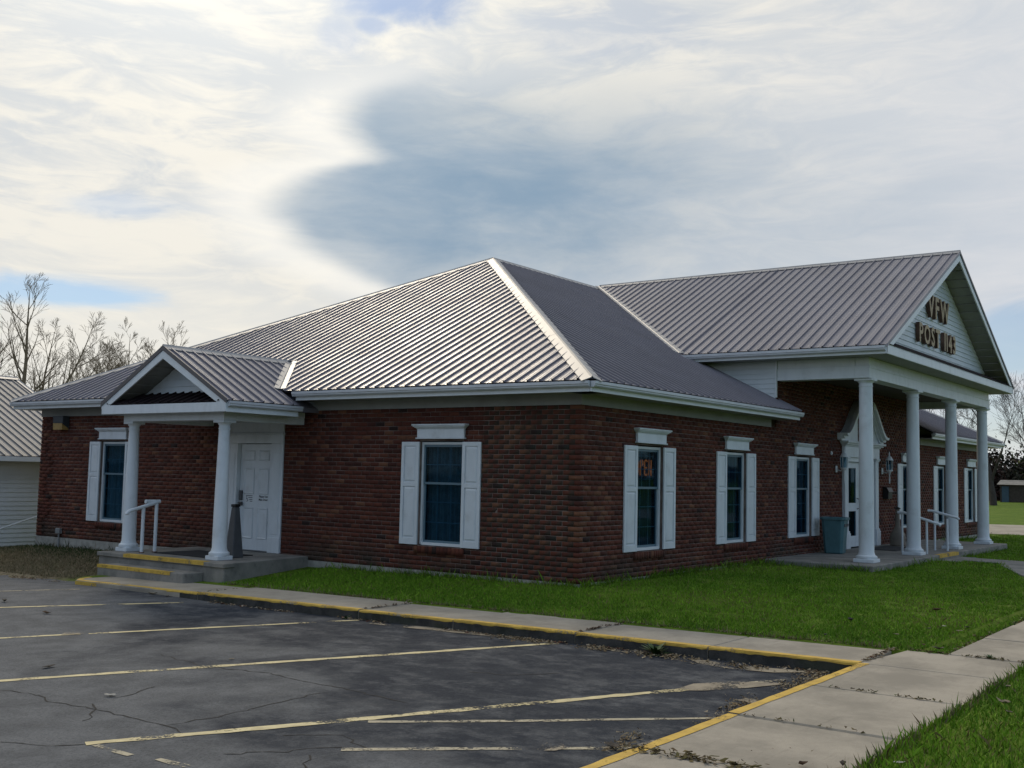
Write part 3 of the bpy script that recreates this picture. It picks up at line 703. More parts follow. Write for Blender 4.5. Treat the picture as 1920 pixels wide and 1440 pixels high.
# front slope left of the portico
VSL = PITCH_R/PSL
def front_max(u): return min(u, W/2+OV, L+2*OV-u)*CS
def front_min(u):
    x = u-OV
    if x < 7.77 or x > 2*PXC-7.77: return 0.
    zr = PZT+PSL*(PXC-PX0+PO-abs(x-PXC)); return max(0., (zr-ZE)/PITCH_R*CS-.03)
roof_sheets((-OV, -OV, ZE), (1, 0, 0), (0, 1, PITCH_R), 0, PXC+OV, front_min, front_max, roof, breaks=(7.77+OV, XR0+OV))
roof_sheets((-OV, -OV, ZE), (1, 0, 0), (0, 1, PITCH_R), PXC+OV, L+2*OV, front_min, front_max, roof, breaks=(2*PXC-7.77+OV, L-XR0+OV))
def cap(name, a, b, na, nb, w, parent, mat='cap_metal', lift=.03):
    """folded cap along edge a-b; na, nb: horizontal-ish directions lying in the two roof planes"""
    a, b, na, nb = Vector(a), Vector(b), Vector(na).normalized(), Vector(nb).normalized(); up = Vector((0, 0, lift))
    pts = []
    for p in (a, b): pts += [p+na*w+up, p+na*w*.12+up+Vector((0, 0, .012)), p+Vector((0, 0, lift+.03)), p+nb*w*.12+up+Vector((0, 0, .012)), p+nb*w+up]
    bld = MB().add(pts+[q-Vector((0, 0, .012)) for q in pts], [(i, i+1, i+6, i+5) for i in range(4)]+[(10, 15, 5, 0), (14, 4, 9, 19), (10, 0, 1, 11), (11, 1, 2, 12), (12, 2, 3, 13), (13, 3, 4, 14), (15, 16, 6, 5), (16, 17, 7, 6), (17, 18, 8, 7), (18, 19, 9, 8)]+[(10+i, 15+i, 16+i, 11+i) for i in range(4)])
    return bld.build(name, mat, parent)
def hipcap(c0, p0):
    c0, p0 = Vector(c0), Vector(p0); d = (p0-c0); 
    return d
A = Vector(roof_pt(-OV-.01, -OV-.01, 0)); P0 = Vector(roof_pt(XR0, W/2, 0)); B = Vector(roof_pt(-OV-.01, W+OV+.01, 0)); P1 = Vector(roof_pt(L-XR0, W/2, 0))
nside, nfront = Vector((0, 1, 0)), Vector((1, 0, 0))
def perp(e, nrm): return nrm.cross(e)
n_side = Vector((-PITCH_R, 0, 1)).normalized(); n_front = Vector((0, -PITCH_R, 1)).normalized(); n_back = Vector((0, PITCH_R, 1)).normalized(); n_right = Vector((PITCH_R, 0, 1)).normalized()
def edge_dirs(a, b, n1, n2, t1, t2):
    e = (b-a).normalized(); d1 = n1.cross(e); d2 = n2.cross(e)
    if d1.dot(Vector(t1)) < 0: d1 = -d1
    if d2.dot(Vector(t2)) < 0: d2 = -d2
    return d1, d2
def capped(name, a, b, n1, n2, t1, t2, w, parent, mat='cap_metal', pieces=1):
    d1, d2 = edge_dirs(a, b, n1, n2, t1, t2)
    for i in range(pieces):
        cap(name, a.lerp(b, i/pieces), a.lerp(b, (i+1)/pieces+(.004 if i < pieces-1 else 0)), d1, d2, w+.004*(i % 2), parent, mat, lift=.03+.002*(i % 2))
capped('hip_cap', A, P0, n_side, n_front, (0, 1, 0), (1, 0, 0), .17, roof, pieces=4)
capped('hip_cap', B, P0, n_side, n_back, (0, -1, 0), (1, 0, 0), .17, roof, pieces=4)
capped('ridge_cap', P0, P1, n_front, n_back, (0, -1, 0), (0, 1, 0), .13, roof, pieces=3)
capped('hip_cap', Vector(roof_pt(L+OV+.01, -OV-.01, 0)), P1, n_front, n_right, (-1, 0, 0), (0, 1, 0), .15, roof, pieces=4)
b = MB(); b.lathe(9.66, W/2+.6, [(.05, 6.6), (.05, 7.16), (.062, 7.16), (.062, 7.20)], 12); b.build('vent_pipe', 'cast_iron', roof)

# ---- portico
port_deck = MB(); yb = W/2+.05
pe0, pe1 = PX0-PO, PX1+PO
port_deck.prism([(pe0+.02, PYF+.02, PZT-.03), (pe1-.02, PYF+.02, PZT-.03), (PXC, PYF+.02, PZR_-.03)], (0, yb-PYF, 0))
# open the gable: deck is a thin shell instead
port_deck = MB()
for s_ in (-1, 1):
    e = PXC+s_*(PXC-PX0+PO-.02)
    port_deck.prism([(e, PYF+.02, PZT-.03), (PXC, PYF+.02, PZR_-.03), (PXC, PYF+.02, PZR_-.12), (e, PYF+.02, PZT-.12)], (0, yb-PYF, 0))
proof = port_deck.build('portico_roof', 'roof_metal', hall, label='grey ribbed metal gable roof over the portico')
PCS = math.sqrt(1+PSL**2); PHW = PXC-PX0+PO
def port_min(u):
    y = PYF+u; zm = ZE+PITCH_R*(y+OV); return 0. if zm < PZT else max(0., (zm-PZT)/PSL*PCS-.04)
roof_sheets((pe0, PYF, PZT), (0, 1, 0), (1, 0, PSL), 0, yb-PYF, port_min, lambda u: PHW*PCS, proof, breaks=((PZT-ZE)/PITCH_R-OV-PYF,), phase=.12)
roof_sheets((pe1, PYF, PZT), (0, 1, 0), (-1, 0, PSL), 0, yb-PYF, port_min, lambda u: PHW*PCS, proof, breaks=((PZT-ZE)/PITCH_R-OV-PYF,), phase=.12)
RF, RB = Vector((PXC, PYF-.02, PZR_)), Vector((PXC, yb, PZR_)); npl = Vector((-PSL, 0, 1)).normalized(); npr = Vector((PSL, 0, 1)).normalized()
capped('ridge_cap', RF, RB, npl, npr, (-1, 0, 0), (1, 0, 0), .12, proof, pieces=3)
yv = (PZT-ZE)/PITCH_R-OV
capped('valley_flashing', Vector((pe0, yv, PZT)), Vector((PXC, (PZR_-ZE)/PITCH_R-OV-.1, PZR_-.02)), n_front, npl, (-1, 0, 0), (0, -1, 0), .10, proof, pieces=2)
capped('valley_flashing', Vector((pe1, yv, PZT)), Vector((PXC, (PZR_-ZE)/PITCH_R-OV-.1, PZR_-.02)), n_front, npr, (1, 0, 0), (0, -1, 0), .10, proof, pieces=2)
for s_ in (-1, 1):
    X0 = PXC+s_*PHW; T = lambda a, d, z, X0=X0, s_=s_: (X0+s_*d, a, z)
    MB(T).box(PYF+.0, 1.9, -.04, -.008, 4.150, 4.295).build('fascia', 'white_trim', hall)
    e = MB(T); prof = [(-.006, 4.205), (.045, 4.205), (.062, 4.225), (.062, 4.24), (.075, 4.255), (.075, 4.305), (-.006, 4.305)]; m = 7
    e.add([(PYF+.02, d, z) for d, z in prof]+[(1.97, d, z) for d, z in prof], [tuple(range(m))[::-1], tuple(range(m, 2*m))]+[(i, (i+1) % m, m+(i+1) % m, m+i) for i in range(m)]); e.build('gutter', 'gutter_metal', hall)
    MB(T).box(PYF+.05, 1.9, -PO+.0, -.042, 4.15, 4.165).build('soffit', 'soffit', hall)
    # side wall of clapboard above the main roof, boards each their own
    XS = PX0 if s_ < 0 else PX1
    nb = 6; zb = 3.36
    for i in range(8):
        za = zb+i*.105; zb_ = za+.112; y1b = min(2.2, (zb_-ZE)/PITCH_R-OV+.1)
        if za > 4.10: break
        T2 = lambda a, d, z, XS=XS, s_=s_: (XS+s_*d, a, z)
        MB(T2).add([(.012, .022, za), (y1b, .022, za), (y1b, .006, min(zb_, 4.149)), (.012, .006, min(zb_, 4.149)), (.012, -.01, za), (y1b, -.01, za), (y1b, -.01, min(zb_, 4.149)), (.012, -.01, min(zb_, 4.149))], [(0, 1, 2, 3), (0, 4, 5, 1), (1, 5, 6, 2), (3, 2, 6, 7), (0, 3, 7, 4)]).build('clapboard', 'vinyl_siding', hall)
    MB(T2).box(-.025, .011, -.012, .030, 3.38, 4.149).build('corner_trim', 'white_trim', hall)
    wbk = MB(T2); wbk.box(.02, 4.5, -.20, -.012, 3.05, 4.149); wbk.build('wall', 'dark_interior', hall)
# entablature beams
bw = .30
eb = MB(); eb.box(PX0, PX1, PY, PY+bw, BEAM0+.002, BEAM1); eb.box(PX0+.014, PX1-.014, PY+.014, PY+bw-.01, BEAM1+.001, 4.15)
eb.box(PX0-.001, PX1+.001, PY-.012, PY+bw, BEAM1-.045, BEAM1-.001)
eb.build('entablature', 'white_paint', hall, bevel=.004)
for X in (PX0, PX1-bw):
    eb = MB(); eb.box(X, X+bw, PY+bw+.001, -.026, BEAM0+.003, BEAM1); eb.box(X+.014, X+bw-.014, PY+bw+.001, -.026, BEAM1+.001, 4.15); eb.build('entablature', 'white_paint', hall, bevel=.004)
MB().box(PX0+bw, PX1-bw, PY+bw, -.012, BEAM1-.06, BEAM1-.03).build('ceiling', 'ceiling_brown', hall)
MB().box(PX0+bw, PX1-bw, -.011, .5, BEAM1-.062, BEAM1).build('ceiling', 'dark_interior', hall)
# front soffit and fascia, pent roof, gable clapboards
MB().box(pe0+.045, pe1-.045, PYF+.04, PY+.013, 4.151, 4.167).build('soffit', 'soffit', hall)
MB().box(pe0+.012, pe1-.012, PYF+.002, PYF+.035, 4.150, 4.335).build('fascia', 'white_paint', hall, bevel=.004)
pt = MB(); pt.add([(pe0+.10, PYF-.02, 4.345), (pe1-.10, PYF-.02, 4.345), (pe1-.55, PY-.03, 4.60), (pe0+.55, PY-.03, 4.60), (pe0+.10, PYF-.02, 4.337), (pe1-.10, PYF-.02, 4.337), (pe1-.55, PY-.03, 4.56), (pe0+.55, PY-.03, 4.56)], [(0, 1, 2, 3), (4, 7, 6, 5), (0, 4, 5, 1), (1, 5, 6, 2), (2, 6, 7, 3), (3, 7, 4, 0)]); pt.build('pent_roof', 'pent_brown', hall)
def gable_boards(T, half, zbot, ztop_fn, bh, depth0, zmax, back):
    """T(a, d, z): a measured from the ridge line"""
    z = zbot
    while z < zmax-.03:
        z1 = min(z+bh, zmax-.01); a0 = ztop_fn(z); a1 = ztop_fn(z1)
        a0, a1 = max(a0, .02), max(a1, .01)
        MB(T).add([(-a0, .020, z), (a0, .020, z), (a1, .004, z1), (-a1, .004, z1), (-a0, -.012, z), (a0, -.012, z), (a1, -.012, z1), (-a1, -.012, z1)], [(0, 1, 2, 3), (0, 4, 5, 1), (1, 5, 6, 2), (3, 2, 6, 7), (0, 3, 7, 4)]).build('clapboard', 'vinyl_siding', hall)
        z = z1
    MB(T).prism([(-half, -.014, zbot-.3), (half, -.014, zbot-.3), (half, -.014, zbot), (0, -.014, zmax), (-half, -.014, zbot)], (0, 0, 0)) if False else None
Tg = lambda a, d, z: (PXC+a, PY+.02-d, z)
gz = lambda z: max(0., (PZR_-.16-z)/PSL-.02)
gable_boards(Tg, 5, 4.53, gz, .115, 0, PZR_-.18, None)
MB().prism([(pe0+.6, PY+.05, 4.16), (pe1-.6, PY+.05, 4.16), (PXC, PY+.05, PZR_-.13)], (0, .05, 0)).build('wall', 'dark_interior', hall)
# rake: soffit panels and fascia boards
for s_ in (-1, 1):
    def rk(t, dn, y): # t 0 at eave 1 at ridge, dn below roof
        return (PXC+s_*PHW*(1-t), y, PZT+(PZR_-PZT)*t-dn)
    MB().prism([rk(0, .03, PYF), rk(1, .03, PYF), rk(1, .205, PYF), rk(0, .175, PYF)], (0, .028, 0)).build('rake_board', 'white_trim', hall)
    MB().prism([rk(-.005, -.035, PYF-.02), rk(1, -.035, PYF-.02), rk(1, .035, PYF-.02), rk(-.005, .035, PYF-.02)], (0, .018, 0)).build('rake_edge', 'roof_edge_dark' if s_ > 0 else 'roof_metal', hall)
    n = 17
    for i in range(n):
        t0, t1 = .03+.95*i/n, .03+.95*(i+.93)/n
        MB().add([rk(t0, .135, PYF+.03), rk(t1, .150, PYF+.03), rk(t1, .150, PY+.02), rk(t0, .135, PY+.02), rk(t0, .125, PYF+.03), rk(t1, .125, PYF+.03), rk(t1, .125, PY+.02), rk(t0, .125, PY+.02)], [(0, 1, 2, 3), (4, 7, 6, 5), (0, 4, 5, 1), (1, 5, 6, 2), (2, 6, 7, 3), (3, 7, 4, 0)]).build('soffit_panel', 'soffit', hall)
# columns
def column(cx, cy, z0, z1, r0, r1, plinth, abacus, name='column'):
    c = MB(); hgt = z1-z0; ph = .07
    prof = [(r0*1.34, z0+ph), (r0*1.40, z0+ph+.025), (r0*1.36, z0+ph+.055), (r0*1.12, z0+ph+.075), (r0*1.07, z0+ph+.10), (r0, z0+ph+.13)]
    for i in range(1, 11):
        t = i/10; prof.append((r0+(r1-r0)*(t**1.35), z0+ph+.13+(hgt-ph-.13-.16)*t))
    zt = z1-.16; prof += [(r1*1.08, zt+.004), (r1*1.08, zt+.022), (r1, zt+.028), (r1, zt+.075), (r1*1.12, zt+.08), (r1*1.28, zt+.115)]
    c.lathe(cx, cy, prof, 32); o = c.build(name, 'white_paint', hall, smooth=True)
    MB().box(cx-plinth/2, cx+plinth/2, cy-plinth/2, cy+plinth/2, z0, z0+ph).build('plinth', 'white_paint', o, bevel=.006)
    MB().box(cx-abacus/2, cx+abacus/2, cy-abacus/2, cy+abacus/2, z1-.046, z1).build('capital', 'white_paint', o, bevel=.006)
for x in (7.84, 11.06, 14.30, 17.48): column(x, PY+.15, .052, BEAM0, .150, .130, .41, .36)
# portico floor and step
sb = MB(); sb.box(6.9, 18.3, -2.25, -.014, -.6, .05); pslab = sb.build('portico_floor', 'weathered_concrete', hall, bevel=.015)
MB().box(11.55, 13.35, -2.62, -2.252, -.6, -.07).build('step', 'weathered_concrete', hall, bevel=.012)
b = MB(); b.add([(11.5, -2.26, .054), (13.15, -2.26, .054), (13.15, -2.14, .054), (11.5, -2.14, .054), (11.5, -2.26, -.02), (13.15, -2.26, -.02)], [(0, 1, 2, 3), (4, 5, 1, 0)]); b.build('step_paint', 'yellow_paint', pslab, recalc=False)

# ---- front door with swan-neck pediment
dcx = (DX0+DX1)/2
ds = MB(TF)
for s_ in (-1, 1):
    a = dcx+s_*1.13; ds.box(a-.12, a+.12, .004, .075, .052, 2.16); ds.box(a-.15, a+.15, .004, .115, .052, .42); ds.box(a-.14, a+.14, .004, .10, .42, .47)
    ds.box(a-.135, a+.135, .004, .095, 2.16, 2.20); ds.box(a-.15, a+.15, .004, .115, 2.20, 2.24)
ds.box(dcx-1.28, dcx+1.28, .004, .09, 2.24, 2.50); ds.box(dcx-1.31, dcx+1.31, .004, .12, 2.50, 2.535); ds.box(dcx-1.36, dcx+1.36, .004, .17, 2.535, 2.575); ds.box(dcx-1.42, dcx+1.42, .004, .22, 2.575, 2.625)
ds.build('door_surround', 'white_paint', hall, bevel=.006)
for s_ in (-1, 1):      # each swan neck: an S-curve band swept from eave tip to the scroll
    n = 18; up_, lo_ = [], []
    for i in range(n+1):
        t = i/n; a = 1.60-1.28*t; z = 2.78+.80*(3*t*t-2*t**3)-.10*math.sin(math.pi*t)*(1-t)+.02
        if i > n-4: z = z+.012*(i-n+4)
        wd = .16+.05*math.sin(math.pi*t)
        up_.append((dcx+s_*a, z)); lo_.append((dcx+s_*a+(-.02*s_), z-wd))
    for lay_, (dp, sh) in enumerate(((.10, .0), (.17, .055), (.25, .11))):
        vs_ = []
        for (au, zu), (al, zl) in zip(up_, lo_): vs_ += [(au, .005, zu), (au, dp, zu), (al, dp, zl+sh), (al, .005, zl+sh)]
        fs = [(4*i+j, 4*i+(j+1) % 4, 4*i+4+(j+1) % 4, 4*i+4+j) for i in range(n) for j in range(4)]+[(0, 1, 2, 3), (4*n+3, 4*n+2, 4*n+1, 4*n)]
        MB(TF).add(vs_, fs).build('swan_neck', 'white_paint', hall, smooth=True)
    tym = MB(TF); vs_ = [(dcx+s_*1.36, .06, 2.626)]+[(p[0], .06, p[1]) for p in lo_]+[(dcx+s_*.30, .06, 2.626)]
    tym.prism(vs_, (0, -.05, 0)); tym.build('tympanum', 'white_paint', hall)
    MB(TF).tube([(dcx+s_*.36, .01, 3.53), (dcx+s_*.36, .27, 3.53)], .085, 16).build('rosette', 'white_paint', hall, smooth=True)
fr = MB(TF); fr.box(DX0+.14, DX1-.14, -.02, .03, 2.135, 2.24); fr.box(dcx-1.01, dcx-.93, -.06, .03, .052, 2.135); fr.box(dcx+.93, dcx+1.01, -.06, .03, .052, 2.135); fr.box(DX0-.0, dcx-1.01, -.2, .003, .052, 2.59); fr.box(dcx+1.01, DX1, -.2, .003, .052, 2.59); fr.box(dcx-1.01, dcx+1.01, -.2, -.021, 2.135, 2.59)
fr.build('door_frame', 'white_trim', hall)
for s_ in (-1, 1):
    a0, a1 = (dcx-.925, dcx-.004) if s_ < 0 else (dcx+.004, dcx+.925)
    d0, d1 = -.085, -.045; st = .13; dm = MB(TF)
    dm.box(a0, a0+st, d0, d1, .066, 2.128); dm.box(a1-st, a1, d0, d1, .066, 2.128); dm.box(a0+st, a1-st, d0, d1, .066, .33); dm.box(a0+st, a1-st, d0, d1, .93, 1.13); dm.box(a0+st, a1-st, d0, d1, 1.98, 2.128)
    dr_ = dm.build('door', 'white_paint', hall, bevel=.003, label='white glazed front door leaf')
    MB(TF).box(a0+st, a1-st, -.068, -.062, .33, .93).build('pane', 'glass', dr_); MB(TF).box(a0+st, a1-st, -.068, -.062, 1.13, 1.98).build('pane', 'glass', dr_)
    x = a1-.07 if s_ < 0 else a0+.07; MB(TF).tube([(x, -.04, .98), (x, .01, 1.0), (x, .01, 1.22), (x, -.04, 1.24)], .011, 8).build('handle', 'cast_iron', dr_, smooth=True)
MB(TF).box(DX0, DX1, -.50, -.21, .0, 2.6).build('interior_partition', 'dark_interior', hall)

# ---- side porch
pb = MB(); pb.prism([(-2.24, 5.50, -.9), (-.014, 5.86, -.9), (-.014, 9.02, -.9), (-2.24, 9.02, -.9)], (0, 0, .968)); porch_floor = pb.build('porch_floor', 'weathered_concrete', hall, bevel=.012, label='grey concrete porch platform at the side door')
nose = MB(); nose.prism([(-2.275, 5.47, -.005), (-2.0, 5.515, -.005), (-2.0, 9.04, -.005), (-2.275, 9.04, -.005)], (0, 0, .075)); nose.build('porch_floor_edge', 'weathered_concrete', hall, bevel=.01)
st = MB(); st.box(-2.66, -2.242, 6.02, 8.42, -.9, -.105); step = st.build('step', 'weathered_concrete', hall, bevel=.012)
b = MB(); b.add([(-2.281, 5.98, .074), (-2.281, 8.22, .074), (-2.13, 8.22, .074), (-2.13, 5.98, .074), (-2.281, 5.98, .012), (-2.281, 8.22, .012)], [(0, 1, 2, 3), (4, 5, 1, 0)]); b.build('step_paint', 'yellow_paint', porch_floor, recalc=False)
b = MB(); b.add([(-2.668, 6.35, -.10), (-2.668, 8.42, -.10), (-2.56, 8.42, -.10), (-2.56, 6.35, -.10), (-2.668, 6.35, -.155), (-2.668, 8.42, -.155)], [(0, 1, 2, 3), (4, 5, 1, 0)]); b.build('step_paint', 'yellow_paint', step, recalc=False)
for y in (Q0, Q1): column(QX-.10, y, .07, 2.475, .128, .094, .33, .28)
QSL = (QZR-QZE)/QEH; QCS = math.sqrt(1+QSL*QSL)
eb = MB(); QB = QX-.10-.14
eb.box(QB, QB+.28, Q0-.14, Q1+.14, 2.476, 2.60); eb.box(QB-.012, QB+.28, Q0-.152, Q1+.152, 2.601, 2.705); eb.build('entablature', 'white_paint', hall, bevel=.004)
for y0 in (Q0-.14, Q1-.14):
    eb = MB(); eb.box(QB+.281, -.034, y0, y0+.28, 2.477, 2.60); eb.box(QB+.281, -.034, y0-.012, y0+.292, 2.601, 2.705); eb.build('entablature', 'white_paint', hall, bevel=.004)
MB().box(QB+.28, -.035, Q0+.14, Q1-.14, 2.55, 2.57).build('ceiling', 'soffit', hall)
pd = MB()
for s_ in (-1, 1): pd.prism([(QRX+.02, QYC+s_*(QEH-.02), QZE-.03), (QRX+.02, QYC, QZR-.03), (QRX+.02, QYC, QZR-.11), (QRX+.02, QYC+s_*(QEH-.02), QZE-.11)], (3.1 if False else 2.4, 0, 0))
proof2 = pd.build('porch_roof', 'roof_metal', hall, label='small grey ribbed metal gable roof over the side porch')
for s_ in (-1, 1):
    def qmax(u): return QEH*QCS
    def qmin(u):
        x = QRX+u; zm = ZE+PITCH_R*(x+OV); return 0. if x < -OV-.0 else max(0., (zm-QZE)/QSL*QCS-.03)
    roof_sheets((QRX, QYC+s_*QEH, QZE), (1, 0, 0), (0, -s_, QSL), 0, 3.15, qmin, qmax, proof2, breaks=(-OV-QRX,), phase=.10)
    nq = Vector((0, s_*QSL, 1)).normalized()
    xq0, xq1 = (max(QZE, ZE)-ZE)/PITCH_R-OV, (QZR-ZE)/PITCH_R-OV
    yq0 = QYC+s_*(QZR-ZE)/QSL
    capped('valley_flashing', Vector((-OV-.03, yq0, ZE)), Vector((xq1, QYC, QZR)), n_side, nq, (0, s_, 0), (-1, 0, 0), .11, proof2)
    T = lambda a, d, z, s_=s_: (a, QYC+s_*(QEH+d), z)
    MB(T).box(QRX+.0, -.52 if s_ < 0 else -.52, -.04, -.008, 2.60, 2.76).build('fascia', 'white_trim', hall)
    e = MB(T); prof = [(-.006, 2.69), (.035, 2.69), (.05, 2.71), (.05, 2.735), (.06, 2.745), (.06, 2.785), (-.006, 2.785)]; m = 7
    e.add([(QRX+.03, d, z) for d, z in prof]+[(-.46, d, z) for d, z in prof], [tuple(range(m))[::-1], tuple(range(m, 2*m))]+[(i, (i+1) % m, m+(i+1) % m, m+i) for i in range(m)]); e.build('gutter', 'gutter_metal', hall)
    MB(T).box(QRX+.05, -.03, -QEH+1.30+.152+.14+.0, -.042, 2.706, 2.72).build('soffit', 'soffit', hall)
    def rk(t, dn, x): return (x, QYC+s_*QEH*(1-t), QZE+(QZR-QZE)*t-dn)
    MB().prism([rk(-.005, -.036, QRX-.02), rk(1, -.036, QRX-.02), rk(1, .05, QRX-.02), rk(-.005, .05, QRX-.02)], (.02, 0, 0)).build('rake_edge', 'roof_edge_dark', hall)
    MB().prism([rk(0, .051, QRX-.004), rk(1, .051, QRX-.004), rk(1, .20, QRX-.004), rk(.02, .17, QRX-.004)], (.03, 0, 0)).build('rake_board', 'white_trim', hall)
    for i in range(6):
        t0, t1 = .03+.94*i/6, .03+.94*(i+.95)/6
        MB().add([rk(t0, .130, QRX+.03), rk(t1, .140, QRX+.03), rk(t1, .140, -1.62), rk(t0, .130, -1.62), rk(t0, .115, QRX+.03), rk(t1, .115, QRX+.03), rk(t1, .115, -1.62), rk(t0, .115, -1.62)], [(0, 1, 2, 3), (4, 7, 6, 5), (0, 4, 5, 1), (1, 5, 6, 2), (2, 6, 7, 3), (3, 7, 4, 0)]).build('soffit_panel', 'soffit', hall)
xq1 = (QZR-ZE)/PITCH_R-OV
capped('ridge_cap', Vector((QRX-.02, QYC, QZR)), Vector((xq1+.05, QYC, QZR)), Vector((0, -QSL, 1)).normalized(), Vector((0, QSL, 1)).normalized(), (0, -1, 0), (0, 1, 0), .12, proof2)
MB().box(QRX-.006, QRX+.026, QYC-QEH+.012, QYC+QEH-.012, 2.60, 2.765).build('fascia', 'white_paint', hall, bevel=.004)
MB().box(QRX+.028, QB+.0, QYC-QEH+.06, QYC+QEH-.06, 2.704, 2.72).build('soffit', 'soffit', hall)
# pent roof inside the little gable: ribbed dark strip
roof_sheets((QRX-.01, QYC-QEH+.18, 2.775), (0, 1, 0), (1, 0, .42), 0, 2*QEH-.36, lambda u: 0., lambda u: min(.56, .02+1.1*min(u, 2*QEH-.36-u)), hall, mat='pent_brown')
Tq = lambda a, d, z: (-1.64-d, QYC+a, z)
gable_boards(Tq, 1.5, 2.98, lambda z: max(0., (QZR-.15-z)/QSL), .135, 0, QZR-.17, None)
MB().prism([(-1.60, QYC-1.60, 2.73), (-1.60, QYC+1.60, 2.73), (-1.60, QYC, QZR-.12)], (.04, 0, 0)).build('wall', 'dark_interior', hall)
# side door and its surround
sd_ = MB(TL)
for a0, a1 in ((6.64, 6.965), (7.935, 8.26)):
    sd_.box(a0, a1, -.20, .022, .069, 2.135); sd_.box(a0+.0, a1, .022, .040, .069, .36)
    m0, m1 = a0+.07, a1-.07; sd_.box(m0, m1, .022, .030, .42, .80); sd_.box(m0, m1, .022, .030, .88, 1.95)
sd_.box(6.64, 8.26, -.20, .030, 2.136, 2.30); sd_.box(6.62, 8.28, -.20, .055, 2.301, 2.335); sd_.box(6.64, 8.26, -.20, .020, 2.336, 2.55)
sd_.build('door_surround', 'white_paint', hall, bevel=.004)
dm = MB(TL); y0, y1 = 6.975, 7.925; dm.box(y0, y1, -.11, -.065, .085, 2.125)
sdoor = dm.build('door', 'white_paint', hall, bevel=.003, label='white six-panel side door')
for a0, a1 in ((7.10, 7.39), (7.51, 7.80)):
    for z0_, z1_ in ((.30, .90), (1.16, 1.66), (1.80, 2.00)):
        e = .035; g_ = .012
        MB(TL).add([(a0, -.060, z0_), (a1, -.060, z0_), (a1, -.060, z1_), (a0, -.060, z1_), (a0+.012, -.050, z0_+.012), (a1-.012, -.050, z0_+.012), (a1-.012, -.050, z1_-.012), (a0+.012, -.050, z1_-.012), (a0+e, -.0625, z0_+e), (a1-e, -.0625, z0_+e), (a1-e, -.0625, z1_-e), (a0+e, -.0625, z1_-e)],
                   [(0, 1, 5, 4), (1, 2, 6, 5), (2, 3, 7, 6), (3, 0, 4, 7), (4, 5, 9, 8), (5, 6, 10, 9), (6, 7, 11, 10), (7, 4, 8, 11), (8, 9, 10, 11)]).build('panel', 'white_paint', sdoor)
hb = MB(TL); hb.box(7.83, 7.90, -.064, -.03, 1.03, 1.22); hb.box(7.82, 7.90, -.064, -.025, .93, 1.0); hb.tube([(7.86, -.03, .985), (7.86, .02, .985), (7.75, .03, .985)], .012, 8); hb.build('handle', 'grey_plastic', sdoor)
MB(TL).box(6.97, 7.93, -.115, -.03, .069, .084).build('threshold', 'steel', hall)
MB(TL).box(6.64, 8.26, -.4, -.21, .0, 2.56).build('interior_partition', 'dark_interior', hall)
def text_mesh(body, size, extrude, offset=0., bold=0.):
    c = bpy.data.curves.new('t', 'FONT'); c.body = body; c.size = size; c.extrude = extrude; c.offset = bold; c.align_x = 'CENTER'; c.resolution_u = 3
    o = bpy.data.objects.new('t', c); COL.objects.link(o); dg = bpy.context.evaluated_depsgraph_get(); dg.update()
    me = bpy.data.meshes.new_from_object(o.evaluated_get(dg)); bpy.data.objects.remove(o); return me
def place_text(name, body, size, M, mat, parent, extrude=.0008, bold=0.):
    me = text_mesh(body, size, extrude, bold=bold); me.transform(M); return link(name, me, mat, parent)
# text on the side door faces -x: local x -> -y, local y -> +z
ML = lambda y, z, x: Matrix(((0, 0, -1, x), (-1, 0, 0, y), (0, 1, 0, z), (0, 0, 0, 1)))
place_text('lettering', 'Please Use', .058, ML(7.235, 1.095, .064), 'print_black', sdoor, bold=.0012)
place_text('lettering', 'Main Door', .058, ML(7.235, 1.035, .064), 'print_black', sdoor, bold=.0012)
sg = MB(TL)
for z, a0, a1 in ((1.118, 7.545, 7.735), (1.082, 7.545, 7.665), (1.045, 7.545, 7.64), (1.01, 7.545, 7.62)): sg.box(a0, a1, -.0645, -.0635, z, z+.011)
sg.build('printed_lines', 'print_black', sdoor)
ws = MB(TL); cy_, cz_ = 7.705, 1.04       # wheelchair symbol
ws.tube([(cy_+.028*math.cos(a), -.064, cz_+.028*math.sin(a)) for a in np.linspace(.6, 5.2, 14)], .004, 4); ws.tube([(cy_, -.064, cz_+.055), (cy_, -.064, cz_+.012), (cy_-.025, -.064, cz_+.012), (cy_-.035, -.064, cz_-.025)], .005, 4); ws.tube([(cy_+.002, -.064, cz_+.058), (cy_+.002, -.064, cz_+.072)], .008, 6)
ws.build('wheelchair_symbol', 'print_black', sdoor)

# ------------------------------------------------------------------ things on and around the hall
sign = thing('sign', 'tan and brown raised letters reading VFW POST 1143 on the white gable', 'sign', (PXC, PY, 5.3))
def letters(txt, size, xc, z, gap):
    wds = []
    for ch in txt:
        if ch == ' ': wds.append((None, size*.30)); continue
        me = text_mesh(ch, size, .042, bold=size*.026); xsv = [v.co.x for v in me.vertices]; wds.append((me, max(xsv)-min(xsv)))
        me.transform(Matrix.Translation((-(max(xsv)+min(xsv))/2, 0, 0)))
    tot = sum(w for _, w in wds)+gap*(len(wds)-1); x = xc-tot/2
    for me, w in wds:
        if me is not None:
            me.transform(Matrix(((1, 0, 0, x+w/2), (0, 0, -1, PY-.055), (0, 1, 0, z), (0, 0, 0, 1))))
            o = link('letter', me, 'letter_face', sign); me.materials.append(MATS['letter_side'])
            for p_ in me.polygons: p_.material_index = 0 if abs(p_.normal.y) > .7 else 1
        x += w+gap
letters('VFW', .72, 12.40, 5.50, .10)
letters('POST 1143', .60, 12.32, 4.83, .095)
